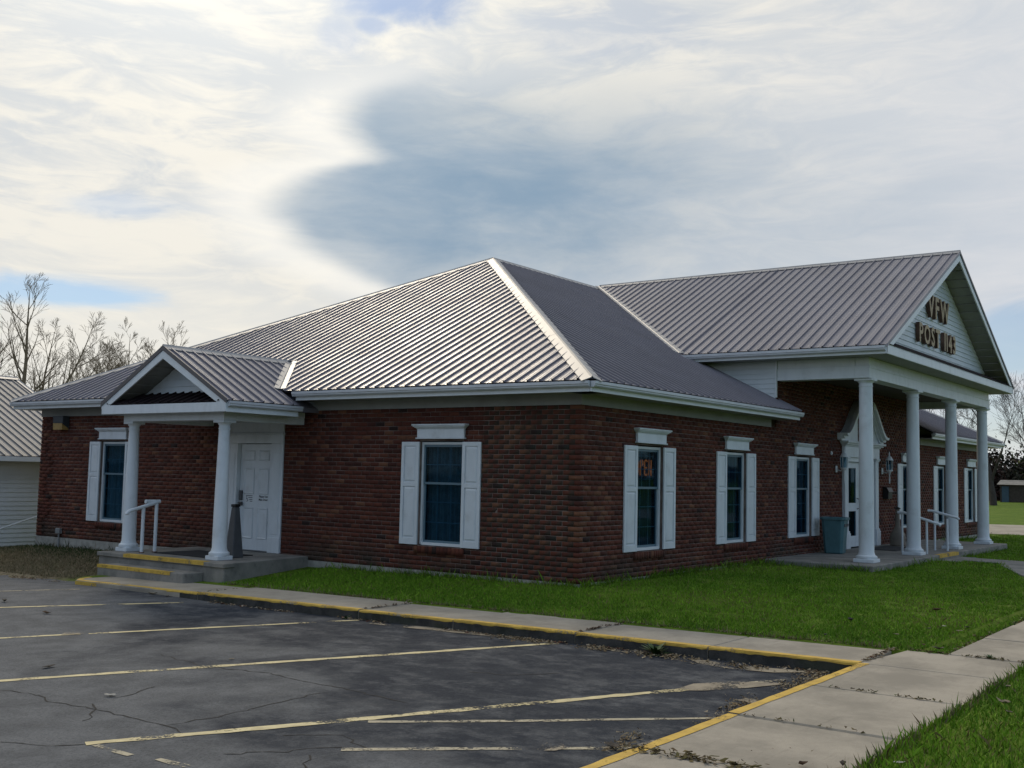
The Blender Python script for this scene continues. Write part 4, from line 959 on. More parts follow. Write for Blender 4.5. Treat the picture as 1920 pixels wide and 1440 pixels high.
# neon OPEN sign in the first front window
neon = thing('neon_sign', 'orange neon sign spelling OPEN behind the front window near the corner', 'neon sign', (2.2, .14, 1.6))
NX = lambda x, z: (x, .135, z)
s0, s1, hm = 1.675, 1.945, 1.81
def ntube(pts, mat='neon', r=.007, nm='tube'): MB().tube([NX(*p) for p in pts], r, 6).build(nm, mat, neon, smooth=True)
def arc(cx, cz, rx, rz, a0, a1, n=10): return [(cx+rx*math.cos(a0+(a1-a0)*i/n), cz+rz*math.sin(a0+(a1-a0)*i/n)) for i in range(n+1)]
for o_ in (0, .012):
    ntube(arc(1.99, hm, .055-o_, .135-o_, 0, 2*math.pi, 20))
    ntube([(2.10+o_, s0), (2.10+o_, s1-.03)]+arc(2.15, 1.89, .05-o_, .055-o_, math.pi*.8, -math.pi*.5, 8)+[(2.11, 1.835+o_)])
    ntube(arc(2.30, 1.90, .05-o_, .045-o_, .2, math.pi, 6)+[(2.25+o_, s0+.05)]+arc(2.30, 1.715, .05-o_, .04-o_, math.pi, 2*math.pi-.2, 6)); ntube([(2.26, hm+o_-.006), (2.335, hm+o_-.006)])
    ntube([(2.40+o_, s0), (2.40+o_, s1), (2.49-o_, s0), (2.49-o_, s1)])
ntube(arc(1.94, 1.985, .02, .02, math.pi, math.pi/2, 4)+arc(2.53, 1.985, .02, .02, math.pi/2, 0, 4)+arc(2.53, 1.635, .02, .02, 0, -math.pi/2, 4)+arc(1.94, 1.635, .02, .02, -math.pi/2, -math.pi, 4)+[(1.92, 1.985)], 'conduit_blue', .008, 'border_tube')
# lanterns
def lantern(x, label):
    t = thing('wall_lantern', label, 'lantern', (x, 0, 1.95), 'lanterns beside the front door')
    T = TF; d = .20
    MB(T).box(x-.05, x+.05, .002, .03, 1.86, 2.02).build('back_plate', 'white_trim', t, bevel=.01)
    MB(T).tube([(x, .03, 1.92), (x, .12, 1.90), (x, d, 1.955)], .014, 8).build('arm', 'white_trim', t, smooth=True)
    b = MB(); b.lathe(x, -d, [(.012, 1.62), (.022, 1.72), (.012, 1.80), (.03, 1.90), (.085, 1.955), (.085, 1.975)], 12); b.build('base', 'white_trim', t, smooth=True)
    for q in range(6):
        a = q*math.pi/3; MB().tube([(x+.075*math.cos(a), -d+.075*math.sin(a), 1.97), (x+.085*math.cos(a), -d+.085*math.sin(a), 2.22)], .006, 4).build('bar', 'white_trim', t)
    b = MB(); b.lathe(x, -d, [(.068, 1.976), (.078, 2.22)], 12); b.build('glass', 'glass', t)
    b = MB(); b.lathe(x, -d, [(.10, 2.22), (.098, 2.235), (.055, 2.31), (.02, 2.335), (.014, 2.39), (.005, 2.45)], 12); b.build('cap', 'white_trim', t, smooth=True)
    b = MB(); b.lathe(x, -d, [(.016, 1.98), (.02, 2.05), (.006, 2.12)], 8); b.build('bulb', 'white_paint', t, smooth=True)
lantern(11.18, 'white carriage lantern on brick wall beside the teal bin')
lantern(14.60, 'white carriage lantern on brick wall above the black mailbox')
t = thing('mailbox', 'small black mailbox on the brick wall right of the front door', 'mailbox', (14.85, -.1, 1.2))
b = MB(TF); b.prism([(14.68, .003, 1.22), (14.68, .14, 1.22), (14.68, .15, 1.40), (14.68, .10, 1.50), (14.68, .003, 1.53)], (.34, 0, 0)); b.build('body', 'cast_iron', t, bevel=.008)
b = MB(TF); b.prism([(14.66, .003, 1.535), (14.66, .11, 1.505), (14.66, .162, 1.40), (14.66, .170, 1.405), (14.66, .115, 1.515), (14.66, .003, 1.547)], (.38, 0, 0)); b.build('lid', 'cast_iron', t)
t = thing('hanging_bracket', 'thin dark bracket with a small white bulb above the teal bin', 'bracket', (10.6, -.1, 2.4))
MB(TF).tube([(10.45, .01, 2.62), (10.45, .16, 2.62), (10.78, .16, 2.62)], .008, 6).build('arm', 'cast_iron', t); MB(TF).tube([(10.46, .16, 2.62), (10.46, .16, 2.34)], .004, 5).build('cord', 'cast_iron', t)
b = MB(); b.lathe(10.46, -.16, [(.012, 2.34), (.022, 2.32), (.03, 2.28), (.012, 2.25)], 10); b.build('bulb', 'white_trim', t, smooth=True)
def tapered_bin(name, x, y, z0, h, w0, w1, mat, label, cat, rot=0.):
    t = thing(name, label, cat, (x, y, z0)); c, s_ = math.cos(rot), math.sin(rot)
    def T(a, b_, z): return (x+a*c-b_*s_, y+a*s_+b_*c, z0+z)
    def ring(w, z): q = w/2; r = w*.12; return [(q-r, -q, z), (q, -q+r, z), (q, q-r, z), (q-r, q, z), (-q+r, q, z), (-q, q-r, z), (-q, -q+r, z), (-q+r, -q, z)]
    return t, T, ring
t, T, ring = tapered_bin('waste_bin', 9.95, -.42, .052, .82, .40, .54, 'bin_teal', 'teal square tapered waste bin standing on the portico floor', 'waste bin', .12)
rs = [ring(.36, 0), ring(.40, .02), ring(.50, .74), ring(.56, .745), ring(.56, .80), ring(.50, .80), ring(.44, .70), ring(.34, .06)]
b = MB(T); vs_ = [p for r_ in rs for p in r_]; b.add(vs_, [(i*8+q, i*8+(q+1) % 8, (i+1)*8+(q+1) % 8, (i+1)*8+q) for i in range(len(rs)-1) for q in range(8)]+[tuple(range(8))[::-1], tuple(7*8+q for q in range(8))]); b.build('body', 'bin_teal', t, bevel=.004)
for dx in (-.10, .10):
    b = MB(T); b.box(dx-.075, dx+.075, -.262, -.236, .60, .66); b.build('handle_recess', 'grey_plastic', t)
def ash_receptacle(name, x, y, z0, label, mat, prof, sq):
    t = thing(name, label, 'ash bin', (x, y, z0))
    b = MB()
    if sq:
        rs = [[(x+a*w, y+c*w, z0+z) for a, c in ((-1, -1), (1, -1), (1, 1), (-1, 1))] for w, z in prof]
        b.add([p for r_ in rs for p in r_], [(i*4+q, i*4+(q+1) % 4, (i+1)*4+(q+1) % 4, (i+1)*4+q) for i in range(len(rs)-1) for q in range(4)]+[(3, 2, 1, 0), tuple((len(rs)-1)*4+q for q in range(4))]); b.build('body', mat, t, bevel=.012)
        n = len(rs)-1; w, z = prof[-1]; MB().box(x-w-.012, x+w+.012, y-w-.012, y+w+.012, z0+z+.001, z0+z+.05).build('lid', 'cast_iron', t, bevel=.01)
    else:
        b.lathe(x, y, [(r_, z0+z) for r_, z in prof], 20); b.build('body', mat, t, smooth=True)
        zt = z0+prof[-1][1]; MB().lathe(x, y, [(.055, zt+.001), (.075, zt+.02), (.075, zt+.035), (.03, zt+.055)], 16).build('cap', 'cast_iron', t, smooth=True)
ash_receptacle('ash_receptacle', -1.28, 6.42, .07, 'tall dark grey tapered ash bin behind the side porch column', 'grey_plastic', [(.125, 0), (.12, .02), (.055, .87), (.05, .89)], True)
ash_receptacle('ash_receptacle', 14.27, -.50, .052, 'beige bottle-shaped ash bin by the front door', 'beige_plastic', [(.17, 0), (.19, .02), (.19, .22), (.175, .31), (.10, .42), (.06, .52), (.048, .92)], False)
tag(MB().box(-1.72, -.72, 6.55, 8.10, .0705, .083).build('doormat', 'rubber', bevel=.005), 'black rubber mat on the side porch in front of the white door', 'doormat')
tag(MB().box(12.0, 13.75, -1.15, -.32, .0525, .064).build('doormat', 'rubber', bevel=.005), 'black rubber mat on the portico floor before the glazed doors', 'doormat')
# railings
t = thing('handrail', 'white pipe handrail on the side porch beside the yellow steps', 'handrail', (-1.75, 8.25, .07))
yr = 8.25
for x, zt in ((-1.88, .885), (-1.60, .965)):
    p_ = MB().tube([(x, yr, .071), (x, yr, zt)], .032, 12).build('post', 'white_paint', t, smooth=True)
    MB().lathe(x, yr, [(.05, .0705), (.05, .078), (.036, .086)], 12).build('rusty_foot', 'rust', t)
MB().tube([(-2.235, yr, .775), (-2.225, yr, .80), (-2.17, yr, .835), (-1.90, yr, .905), (-1.70, yr, .958), (-1.60, yr, .985)], .034, 12).build('rail', 'white_paint', t, smooth=True)
MB().tube([(-1.82, yr+.04, 1.0), (-1.53, yr+.0, 1.0)], .036, 12).build('rail_end', 'white_paint', t, smooth=True)
for x, ys_, lab in ((11.62, (-1.95, -1.40), 'white pipe handrail left of the yellow portico step'), (13.28, (-1.97, -1.68), 'white pipe handrail right of the yellow portico step')):
    t = thing('handrail', lab, 'handrail', (x, -1.9, .052))
    zf = lambda y: .935+.30*(y+1.45) if y < -1.45 else .935
    for y in ys_: MB().tube([(x, y, .051), (x, y, zf(y)+.03)], .026, 10).build('post', 'white_paint', t, smooth=True)
    pts = [(x, -1.30, .965), (x, -1.45, .965), (x, -1.8, .86), (x, -2.22, .735), (x, -2.26, .70)] if x < 12 else [(x, -1.52, .99), (x, -1.62, .99), (x, -1.9, .92), (x, -2.2, .845), (x, -2.24, .81)]
    MB().tube(pts, .031, 10).build('rail', 'white_paint', t, smooth=True)
# wall floodlight and electrical box near the far side corner
t = thing('wall_light', 'dark box wall light with amber lens high on the brick corner', 'wall light', (-.1, 14.0, 2.45))
b = MB(TL); b.prism([(13.78, .002, 2.46), (13.78, .17, 2.58), (13.78, .18, 2.745), (13.78, .002, 2.745)], (.40, 0, 0)); b.build('housing', 'lamp_housing', t, bevel=.008)
b = MB(TL); b.prism([(13.80, .01, 2.43), (13.80, .175, 2.43), (13.80, .185, 2.585), (13.80, .01, 2.47)], (.36, 0, 0)); b.build('lens', 'lamp_amber', t, bevel=.008)
t = thing('electrical_box', 'small grey outlet box on conduit above the concrete foundation', 'electrical box', (-.05, 13.9, -.2))
MB(TL).box(13.82, 13.98, .014, .09, .09, .21).build('box', 'galvanised', t, bevel=.006); MB(TL).tube([(13.9, .045, -.3), (13.9, .045, .09)], .018, 8).build('conduit', 'galvanised', t, smooth=True)

# ------------------------------------------------------------------ neighbouring white building
nb = thing('white_building', 'low white sided building with ribbed metal gable roof behind the brick hall', 'building', (-3, 17.2, -.5))
NY, NXR, NE, NRZ, NRY = 17.25, 3.05, 1.83, 4.14, 22.1
NSL = (NRZ-NE)/(NRY-(NY-.45))
MB().box(-14, NXR, NY+.03, 2*NRY-NY, -1.0, NE-.12).build('wall', 'foundation', nb)
z = -.42
while z < NE-.2:
    z1 = min(z+.112, NE-.13)
    MB().add([(-14, NY, z), (NXR, NY, z), (NXR, NY+.018, z1), (-14, NY+.018, z1), (-14, NY+.028, z), (NXR, NY+.028, z), (NXR, NY+.028, z1), (-14, NY+.028, z1)], [(0, 1, 2, 3), (0, 4, 5, 1), (1, 5, 6, 2), (3, 2, 6, 7), (0, 3, 7, 4)]).build('clapboard', 'vinyl_siding', nb); z = z1
nd = MB()
for s_ in (-1, 1): nd.prism([(-14.3, NRY+s_*(NRY-NY+.45), NE-.04), (-14.3, NRY, NRZ-.04), (-14.3, NRY, NRZ-.13), (-14.3, NRY+s_*(NRY-NY+.45), NE-.13)], (14.3+NXR+.35, 0, 0))
nr = nd.build('roof', 'roof_metal', nb)
MB().prism([(NXR-.02, NY+.1, NE-.13), (NXR-.02, 2*NRY-NY-.1, NE-.13), (NXR-.02, NRY, NRZ-.14)], (.02, 0, 0)).build('wall', 'vinyl_siding', nb)
roof_sheets((-6, NY-.45, NE), (1, 0, 0), (0, 1, NSL), 0, 6+NXR+.35, lambda u: 0., lambda u: (NRY-NY+.45)*math.sqrt(1+NSL**2), nr, mat='roof_grey')
cap('ridge_cap', (-14, NRY, NRZ+.02), (NXR+.36, NRY, NRZ+.02), (0, -1, -NSL), (0, 1, -NSL), .16, nr)
cap('rake_cap', (NXR+.33, NY-.46, NE+.0), (NXR+.33, NRY, NRZ+.0), (-1, 0, 0), (1, 0, -.6), .09, nr)
MB().box(-14.2, NXR+.33, NY-.47, NY-.43, NE-.13, NE-.01).build('fascia', 'white_trim', nb); MB().box(-14, NXR+.3, NY-.43, NY, NE-.12, NE-.10).build('soffit', 'soffit', nb)
t = thing('handrail', 'thin white sloping handrail against the white building', 'handrail', (0, 16.3, -.4))
MB().tube([(-1.9, 16.3, -.06), (-1.9, 16.3, -.48), ][::-1], .02, 8).build('post', 'white_paint', t); MB().tube([(-2.1, 16.3, -.52+.0), (-1.9, 16.3, -.465), (-.146, 16.3, .065), (.9, 16.3, .38), (1.0, 16.3, .38)], .02, 8).build('rail', 'white_paint', t, smooth=True); MB().tube([(.95, 16.3, -.44), (.95, 16.3, .38)], .02, 8).build('post', 'white_paint', t)

# ------------------------------------------------------------------ grass blades
def in_slab(x, y):
    a = (x < -2.36) & (y > -5.5) & (y < 8.3); b_ = (y < -5.5) & (y > -6.83) & (x < -2.36); c = (y < -6.0) & (y > -6.83) & (x >= -2.36)
    p_ = (x > 12.05) & (x < 13.2) & (y > -6) & (y < -2.2); p2 = (y < -3.5) & (y > -6) & (x < 13.2) & (x > 12.05-(-3.5-y)*3.4) & (x > 7.6)
    h_ = (x > -.02) & (y > -.02) & (y < W) & (x < L); po_ = (x > 6.9) & (x < 18.3) & (y > -2.27) & (y < 0); st_ = (x > 11.5) & (x < 13.4) & (y > -2.65) & (y < -2.2)
    pr = (x > -2.28) & (x < 0) & (y > 5.44) & (y < 9.04); ss_ = (x > -2.68) & (x < -2.2) & (y > 6) & (y < 8.45)
    return a | b_ | c | p_ | p2 | h_ | po_ | st_ | pr | ss_
def blades(n, x0, x1, y0, y1, hmean, wid, colfn, keep=None, seed=1):
    r = np.random.default_rng(seed); x = r.uniform(x0, x1, n); y = r.uniform(y0, y1, n)
    ok = ~in_slab(x, y)
    if keep is not None: ok &= keep(x, y, r)
    x, y = x[ok], y[ok]; n = len(x); z = ground_z(x, y)-.004
    h = hmean*r.gamma(6, 1/6., n); a = r.uniform(0, 2*np.pi, n); lean = r.normal(0, .55, n)*h; la = r.uniform(0, 2*np.pi, n); w = wid*r.uniform(.7, 1.4, n)
    bx, by = np.cos(a)*w/2, np.sin(a)*w/2; tx, ty = lean*np.cos(la), lean*np.sin(la)
    P = np.stack([np.stack([x-bx, y-by, z], -1), np.stack([x+bx, y+by, z], -1), np.stack([x+tx*.45+bx*.7, y+ty*.45+by*.7, z+h*.6], -1), np.stack([x+tx, y+ty, z+h*.95], -1)], 1)
    return P, colfn(x, y, r)
def green(x, y, r):
    n = len(x); patch = .5+.5*np.sin(x*1.7+np.sin(y*2.3)*1.3)*np.sin(y*2.1+x*.6)
    patch2 = .5+.5*np.sin(x*.9+2*np.sin(y*.7))*np.sin(y*1.1-x*.35+1)
    t = np.clip(r.normal(.42, .26, n)+.35*(patch-.5)+.5*(patch2-.5), 0, 1)[:, None]
    c = (1-t)*np.array([.075, .165, .008])+t*np.array([.20, .35, .022])
    dry = r.random(n) < .05+.30*patch*patch2**2; c[dry] = np.array([.17, .14, .05]); return c*r.uniform(.8, 1.2, (n, 1))
def brown(x, y, r):
    n = len(x); t = np.clip(r.normal(.5, .3, n), 0, 1)[:, None]; c = (1-t)*np.array([.13, .115, .055])+t*np.array([.30, .225, .135])
    gr = r.random(n) < np.clip(.25+.5*(x+1.2), .05, .7); c[gr] = np.array([.035, .06, .015]); return c*r.uniform(.8, 1.2, (n, 1))
def visible(x, y, r):
    d = np.stack([x, y, np.zeros_like(x)], -1)-CAM; zf = d@FW; u = 960+F_PX*(d@RT)/zf; return (zf > .5) & (u > -150) & (u < 2080)
sets = []
def dens(x, y, r, k_=11., p_=1.15):
    d = np.hypot(x-CAM[0], y-CAM[1]); return visible(x, y, r) & (r.random(len(x)) < np.minimum(1, (k_/d)**p_*1.0))
sets.append(blades(150000, -8.5, 3, -11.0, -6.80, .040, .009, green, lambda x, y, r: dens(x, y, r, 7.), 2))
sets.append(blades(230000, -2.36, 10, -6.0, 0, .030, .011, green, lambda x, y, r: dens(x, y, r, 13.), 3))
sets.append(blades(60000, -2.36, 0, 0, 5.5, .030, .012, green, lambda x, y, r: dens(x, y, r, 15.), 4))
sets.append(blades(110000, 10, 29, -6.0, 0, .040, .016, green, lambda x, y, r: dens(x, y, r, 22.), 5))
sets.append(blades(70000, 3, 16, -12.0, -6.83, .042, .013, green, lambda x, y, r: r.random(len(x)) < .8, 7))
sets.append(blades(60000, -3.2, 0, 8.2, 17, .032, .012, brown, visible, 6))
# longer unmown fringe along walls and slab edges
def fringe(n, x0, y0, x1, y1, spread, h, seed, colfn=green, w=.010):
    r = np.random.default_rng(seed); t = r.random(n); off = r.normal(0, spread, n)
    dx, dy = x1-x0, y1-y0; Ln = math.hypot(dx, dy); x = x0+dx*t-dy/Ln*off; y = y0+dy*t+dx/Ln*off
    clump = .35+.65*(np.sin(t*Ln*3.1+seed)*np.sin(t*Ln*1.3+2*seed) > -.2); ok = (~in_slab(x, y)) & (r.random(n) < clump); x, y = x[ok], y[ok]; m_ = len(x)
    z = ground_z(x, y)-.005; hh = h*r.gamma(4, .25, m_); a = r.uniform(0, 6.28, m_); le = r.normal(0, .4, m_)*hh; la = r.uniform(0, 6.28, m_); ww = w*r.uniform(.6, 1.2, m_)
    bx, by = np.cos(a)*ww/2, np.sin(a)*ww/2; tx, ty = le*np.cos(la), le*np.sin(la)
    P = np.stack([np.stack([x-bx, y-by, z], -1), np.stack([x+bx, y+by, z], -1), np.stack([x+tx*.45+bx*.7, y+ty*.45+by*.7, z+hh*.6], -1), np.stack([x+tx, y+ty, z+hh], -1)], 1)
    sets.append((P, colfn(x, y, r)*.85))
fringe(2600, -.05, .0, -.05, 5.4, .03, .075, 11); fringe(4200, 0, -.05, 7, -.05, .04, .085, 12); fringe(2200, 18.4, -.05, 26, -.05, .04, .085, 13); fringe(1500, -.05, 9.1, -.05, 14.8, .04, .07, 14, brown)
fringe(2500, -2.33, -5.5, -2.33, 5.3, .012, .04, 15, brown); fringe(3500, -8.4, -6.85, 3, -6.85, .02, .055, 16); fringe(1600, -2.3, -5.97, 6, -5.97, .02, .045, 17, brown); fringe(1600, 6.9, -2.3, 18, -2.3, .03, .07, 18); fringe(900, 6.85, -2.2, 6.85, -.1, .03, .08, 19)
fringe(1600, -8.4, -6.85, 3, -6.85, .03, .06, 26, brown)
PP = np.concatenate([s_[0] for s_ in sets]); CC = np.concatenate([s_[1] for s_ in sets])
gm = link('grass', np_mesh('grass', PP.reshape(-1, 3), np.arange(len(PP)*4).reshape(-1, 4), CC), 'grass'); gm['kind'] = 'stuff'; gm['label'] = 'short green lawn grass with a few dry blades'

# ------------------------------------------------------------------ litter, weeds, leaves
def litter(name, specs, label, seed=5):
    r = np.random.default_rng(seed); V, C_ = [], []
    for (x0, y0, x1, y1, n, spread, zf, size, pal) in specs:
        for i in range(n):
            t = r.random(); x = x0+(x1-x0)*t+r.normal(0, spread); y = y0+(y1-y0)*t+r.normal(0, spread); z = zf(x, y)+.004+abs(r.normal(0, .006))
            if math.sin(t*21+x0*3)*math.sin(t*8+1) < -.25: continue
            a = r.uniform(0, 6.28); l = size*r.uniform(.4, 1.5); w_ = l*r.uniform(.06, .5); ca, sa = math.cos(a), math.sin(a); t1, t2 = r.uniform(0, .02, 2)
            for p, q, zz in ((-l, -w_, 0), (l, -w_*.6, t1), (l*.9, w_, t2), (-l*.8, w_, t1*.5)): V.append((x+p*ca-q*sa, y+p*sa+q*ca, z+zz))
            C_.append(np.array(pal[r.integers(len(pal))])*r.uniform(.7, 1.25))
    o = link(name, np_mesh(name, np.array(V), np.arange(len(V)).reshape(-1, 4), np.array(C_)), 'leaf_litter'); o['kind'] = 'stuff'; o['label'] = label
PAL = [(.19, .15, .09), (.14, .10, .055), (.24, .20, .14), (.08, .055, .035), (.10, .04, .025), (.30, .26, .20)]
PGR = [(.05, .07, .02), (.09, .08, .03), (.14, .11, .05), (.07, .05, .025)]
zl = lambda x, y: float(zlot(y)); zk = lambda x, y: -.10
litter('leaf_debris', [(-3.56, -5.4, -3.56, 4.4, 900, .035, zl, .022, PAL), (-3.75, -5.45, -3.62, -1.2, 1500, .09, zl, .018, PAL[:3]), (-4.7, -5.25, -3.7, -5.2, 700, .10, zl, .016, PAL[:3]), (-8, -5.62, -3.6, -5.56, 260, .02, zl, .02, PAL), (-6.5, -5.3, -5.2, -5.1, 260, .06, zl, .016, PAL[:3]),
                        (-7.6, -5.15, -7.0, -5.0, 190, .05, zl, .018, PAL[:3]), (-3.5, 4.57, -2.4, 4.57, 60, .012, zcf, .015, PGR), (-3.4, 1.23, -2.4, 1.23, 110, .015, zcf, .02, PAL), (-3.4, -2.19, -2.4, -2.19, 110, .012, zcf, .02, [(.06, .035, .025), (.1, .06, .04)]),
                        (-3.42, -5.5, -2.36, -5.48, 220, .025, zk, .02, PAL), (-2.37, -5.6, -2.37, -6.8, 210, .02, zk, .018, PGR), (-5.0, -5.6, -5.0, -6.8, 90, .014, zk, .018, PGR), (-6.52, -5.6, -6.52, -6.8, 40, .01, zk, .015, PGR), (-7.95, -5.5, -7.9, -6.3, 240, .04, zk, .025, PGR[1:]),
                        (-9.8, -6.6, -7.2, -6.4, 70, .25, zk, .012, PAL), (-2.33, -5.5, -2.33, 5.3, 500, .03, lambda x, y: float(ground_z(x, y)), .02, PAL), (-2.3, -5.95, 5, -5.95, 500, .05, lambda x, y: float(ground_z(x, y))+.01, .02, PAL), (-3.5, 8.3, -3.3, 11.5, 500, .10, zl, .02, PAL)],
       'dry leaves and grass clippings caught along the kerb and joints')
def leaf(x, y, z, size, col, label, ang, curl=.5, seed=0):
    r = random.Random(seed); n = 7; V = []; mat = 'leaf_%02d' % (seed % 6)
    material(mat, col, .85, var=.35, vscale=40, spec=.15)
    out = []
    for i in range(11):     # softly lobed outline, pointed at the tip
        a = i/11*2*math.pi; rr = size*r.uniform(.70, 1.0)*(1.25 if i == 0 else 1.); out.append((rr*math.cos(a), rr*.62*math.sin(a)))
    fold = r.uniform(.5, 1.)
    V = [(0, 0, 0)]+[(p, q*(1-.35*curl*fold), curl*size*(.85*fold*abs(q/size)+.35*(p/size)**2+r.uniform(0, .16))) for p, q in out]
    ca, sa = math.cos(ang), math.sin(ang); V = [(x+p*ca-q*sa, y+p*sa+q*ca, z+zz+.006) for p, q, zz in V]
    V2 = [(p, q, zz+.0025) for p, q, zz in V]; m = len(V)
    fs = [(0, i, i % 11+1) for i in range(1, 12)]+[(m, m+i % 11+1, m+i) for i in range(1, 12)]+[(i, m+i, m+i % 11+1, i % 11+1) for i in range(1, 12)]
    o = MB().add(V2, []).add([], []) if False else MB().add(V+V2, fs)
    return tag(o.build('fallen_leaf', mat, recalc=False), label, 'leaf', 'fallen leaves scattered on the ground')
def lotleaf(u, v, size, col, lab, seed, curl=.6):
    q = on_lot(u, v); q[0] = min(q[0], -3.58); leaf(q[0], q[1], float(zlot(q[1])), size, col, lab, seed*1.7, curl, seed)
lotleaf(88, 1151, .085, (.10, .06, .035), 'curled brown leaf lying on the asphalt between the far stall lines', 1, .55)
lotleaf(92, 1252, .075, (.07, .06, .05), 'dark curled leaf on asphalt above the long yellow stall line', 2, .45)
lotleaf(312, 1113, .09, (.24, .20, .14), 'pale curled leaf lying by the kerb near the side steps', 3, .7)
lotleaf(336, 1117, .06, (.14, .12, .09), 'small grey leaf lying next to the pale leaf by the kerb', 4, .5)
lotleaf(208, 1306, .055, (.45, .42, .36), 'small whitish leaf on the cracked asphalt', 5, .5)
lotleaf(1148, 1403, .085, (.045, .03, .03), 'dark wet leaf on the faded white line near the sidewalk', 8, .6)
lotleaf(434, 1237, .035, (.4, .37, .32), 'tiny pale leaf on asphalt just above the long yellow stall line', 9, .3)
lotleaf(8, 1129, .08, (.16, .13, .10), 'tan leaf beside the far stall line at the lot edge', 10, .8)
for u, v, s_, c, lab, sd in ((1756, 1144, .09, (.025, .012, .012), 'dark maroon leaf standing up in the lawn grass', 13), (1596, 1163, .085, (.36, .26, .12), 'golden leaf lying on the lawn above the sidewalk corner', 14), (1883, 1324, .07, (.016, .014, .014), 'black curled leaf on the verge grass beside the sidewalk', 15),
                           (1760, 1216, .07, (.04, .02, .02), 'small dark leaf at the lawn corner by the sidewalk', 16)):
    q = on_plane(u, v, 2, -.06); leaf(q[0], q[1], -.075 if sd != 15 else -.05, s_, c, lab, sd*.9, .8, sd)
for i, (u, v) in enumerate(((1548, 1191), (1680, 1190), (1742, 1179), (1770, 1175), (1798, 1184), (1732, 1210), (1815, 1177), (1890, 1288), (1892, 1336), (1685, 1432))):
    q = on_plane(u, v, 2, -.06); leaf(q[0], q[1], -.065, .04, (.38, .31, .20), 'small pale tan leaf scattered on the short green grass', i*1.3, .5, 20+i)
for u, v, s_, sd in ((1505, 1434, .045, 31), (1580, 1436, .05, 32)):
    q = on_plane(u, v, 2, -.09); leaf(q[0], q[1], -.097, s_, (.12, .085, .06) if sd == 31 else (.30, .26, .21), ('curled brown leaf on the sidewalk slab' if sd == 31 else 'pale dry leaf with curled stem on the sidewalk slab'), sd, 1.0, sd)
def weed(x, y, z, n, h, label, seed):
    t = thing('weed', label, 'weed', (x, y, z)); r = random.Random(seed); V, Fs = [], []
    for i in range(n):
        a = r.uniform(0, 6.28); l = h*r.uniform(.6, 1.2); w_ = l*.16; e = r.uniform(.3, 1.2); px, py = -math.sin(a), math.cos(a)
        prev = None
        for j in range(4):
            s_ = j/3; rr = l*s_*math.cos(e-.8*s_*.5); zz = l*s_*math.sin(e)-.25*l*s_*s_; ww = w_*(.35+1.1*math.sin(math.pi*min(s_+.12, 1)))
            V += [(x+math.cos(a)*rr+px*ww/2, y+math.sin(a)*rr+py*ww/2, z+zz), (x+math.cos(a)*rr-px*ww/2, y+math.sin(a)*rr-py*ww/2, z+zz)]
            if prev is not None: Fs.append((prev, prev+1, len(V)-1, len(V)-2))
            prev = len(V)-2
    material('weed_green', (.035, .085, .012), .7, var=.4, vscale=30)
    MB().add(V, Fs).build('leaves', 'weed_green', t, recalc=False); MB().lathe(x, y, [(.02, z-.01), (.006, z+.03)], 6).build('crown', 'weed_green', t)
q = on_lot(1245, 1224); weed(-3.60, q[1], float(zlot(q[1])), 60, .17, 'leafy green weed growing from the kerb by the parking lot', 3)
q = on_lot(668, 1158); weed(-3.56, q[1], float(zlot(q[1])), 16, .09, 'small green weed in the kerb joint', 4)
q = on_plane(1855, 1235, 2, -.1); weed(q[0], q[1], -.10, 40, .06, 'low green tuft growing in the sidewalk joint', 5)

# ------------------------------------------------------------------ trees
def tree_segments(seed, height, trunk_r, levels=5, lean=(0, 0), spread=.55, forks=2):
    r = random.Random(seed); big, small = [], []
    def grow(p, d, l, rad, lv):
        n = 4 if lv > 1 else 3; pts = [p]; rads = [rad]
        for i in range(n):
            d = (d+Vector((r.gauss(0, .12), r.gauss(0, .12), r.gauss(.02, .10)))).normalized(); p = p+d*(l/n); pts.append(p); rads.append(rad*(1-.45*(i+1)/n))
        (big if lv >= levels-1 else small).append((pts, rads, lv))
        if lv == 0: return
        k_ = forks if lv > levels-2 else r.choice((3, 4, 4))
        for i in range(k_):
            t = 1. if i == 0 else r.uniform(.35, 1.); idx = max(1, min(n, int(round(t*n)))); q = pts[idx]
            ax = Vector((r.gauss(0, 1), r.gauss(0, 1), r.gauss(0, .35))); ax = (ax-d*ax.dot(d)).normalized()
            nd = (d*math.cos(spread*(.5 if i == 0 else 1.))+ax*math.sin(spread*(.5 if i == 0 else 1.))*1.).normalized(); nd = (nd+Vector((0, 0, .10))).normalized()
            grow(q, nd, l*r.uniform(.62, .82), rads[idx]*(.78 if i == 0 else .55), lv-1)
    grow(Vector((0, 0, -.3)), Vector((lean[0], lean[1], 1)).normalized(), height*.38, trunk_r, levels)
    return big, small
def bare_tree(x, y, z, seed, height, tr, label, mat='bark', levels=5, lean=(0, 0), spread=.5, rot=0, rmin=.011, group='bare trees behind the buildings'):
    t = thing('bare_tree', label, 'tree', (x, y, z), group)
    big, small = tree_segments(seed, height, tr, levels, lean, spread)
    Tm = lambda a, b_, c: (x+a, y+b_, z+c)
    b = MB(Tm)
    for pts, rads, lv in big: b.tube(pts, rads, 7, False)
    b.build('trunk', mat, t, smooth='all', recalc=False)
    b = MB(Tm)
    for pts, rads, lv in small: b.tube(pts, [max(q, rmin) for q in rads], 3 if lv < 2 else 5, False)
    b.build('crown', mat, t, recalc=False)
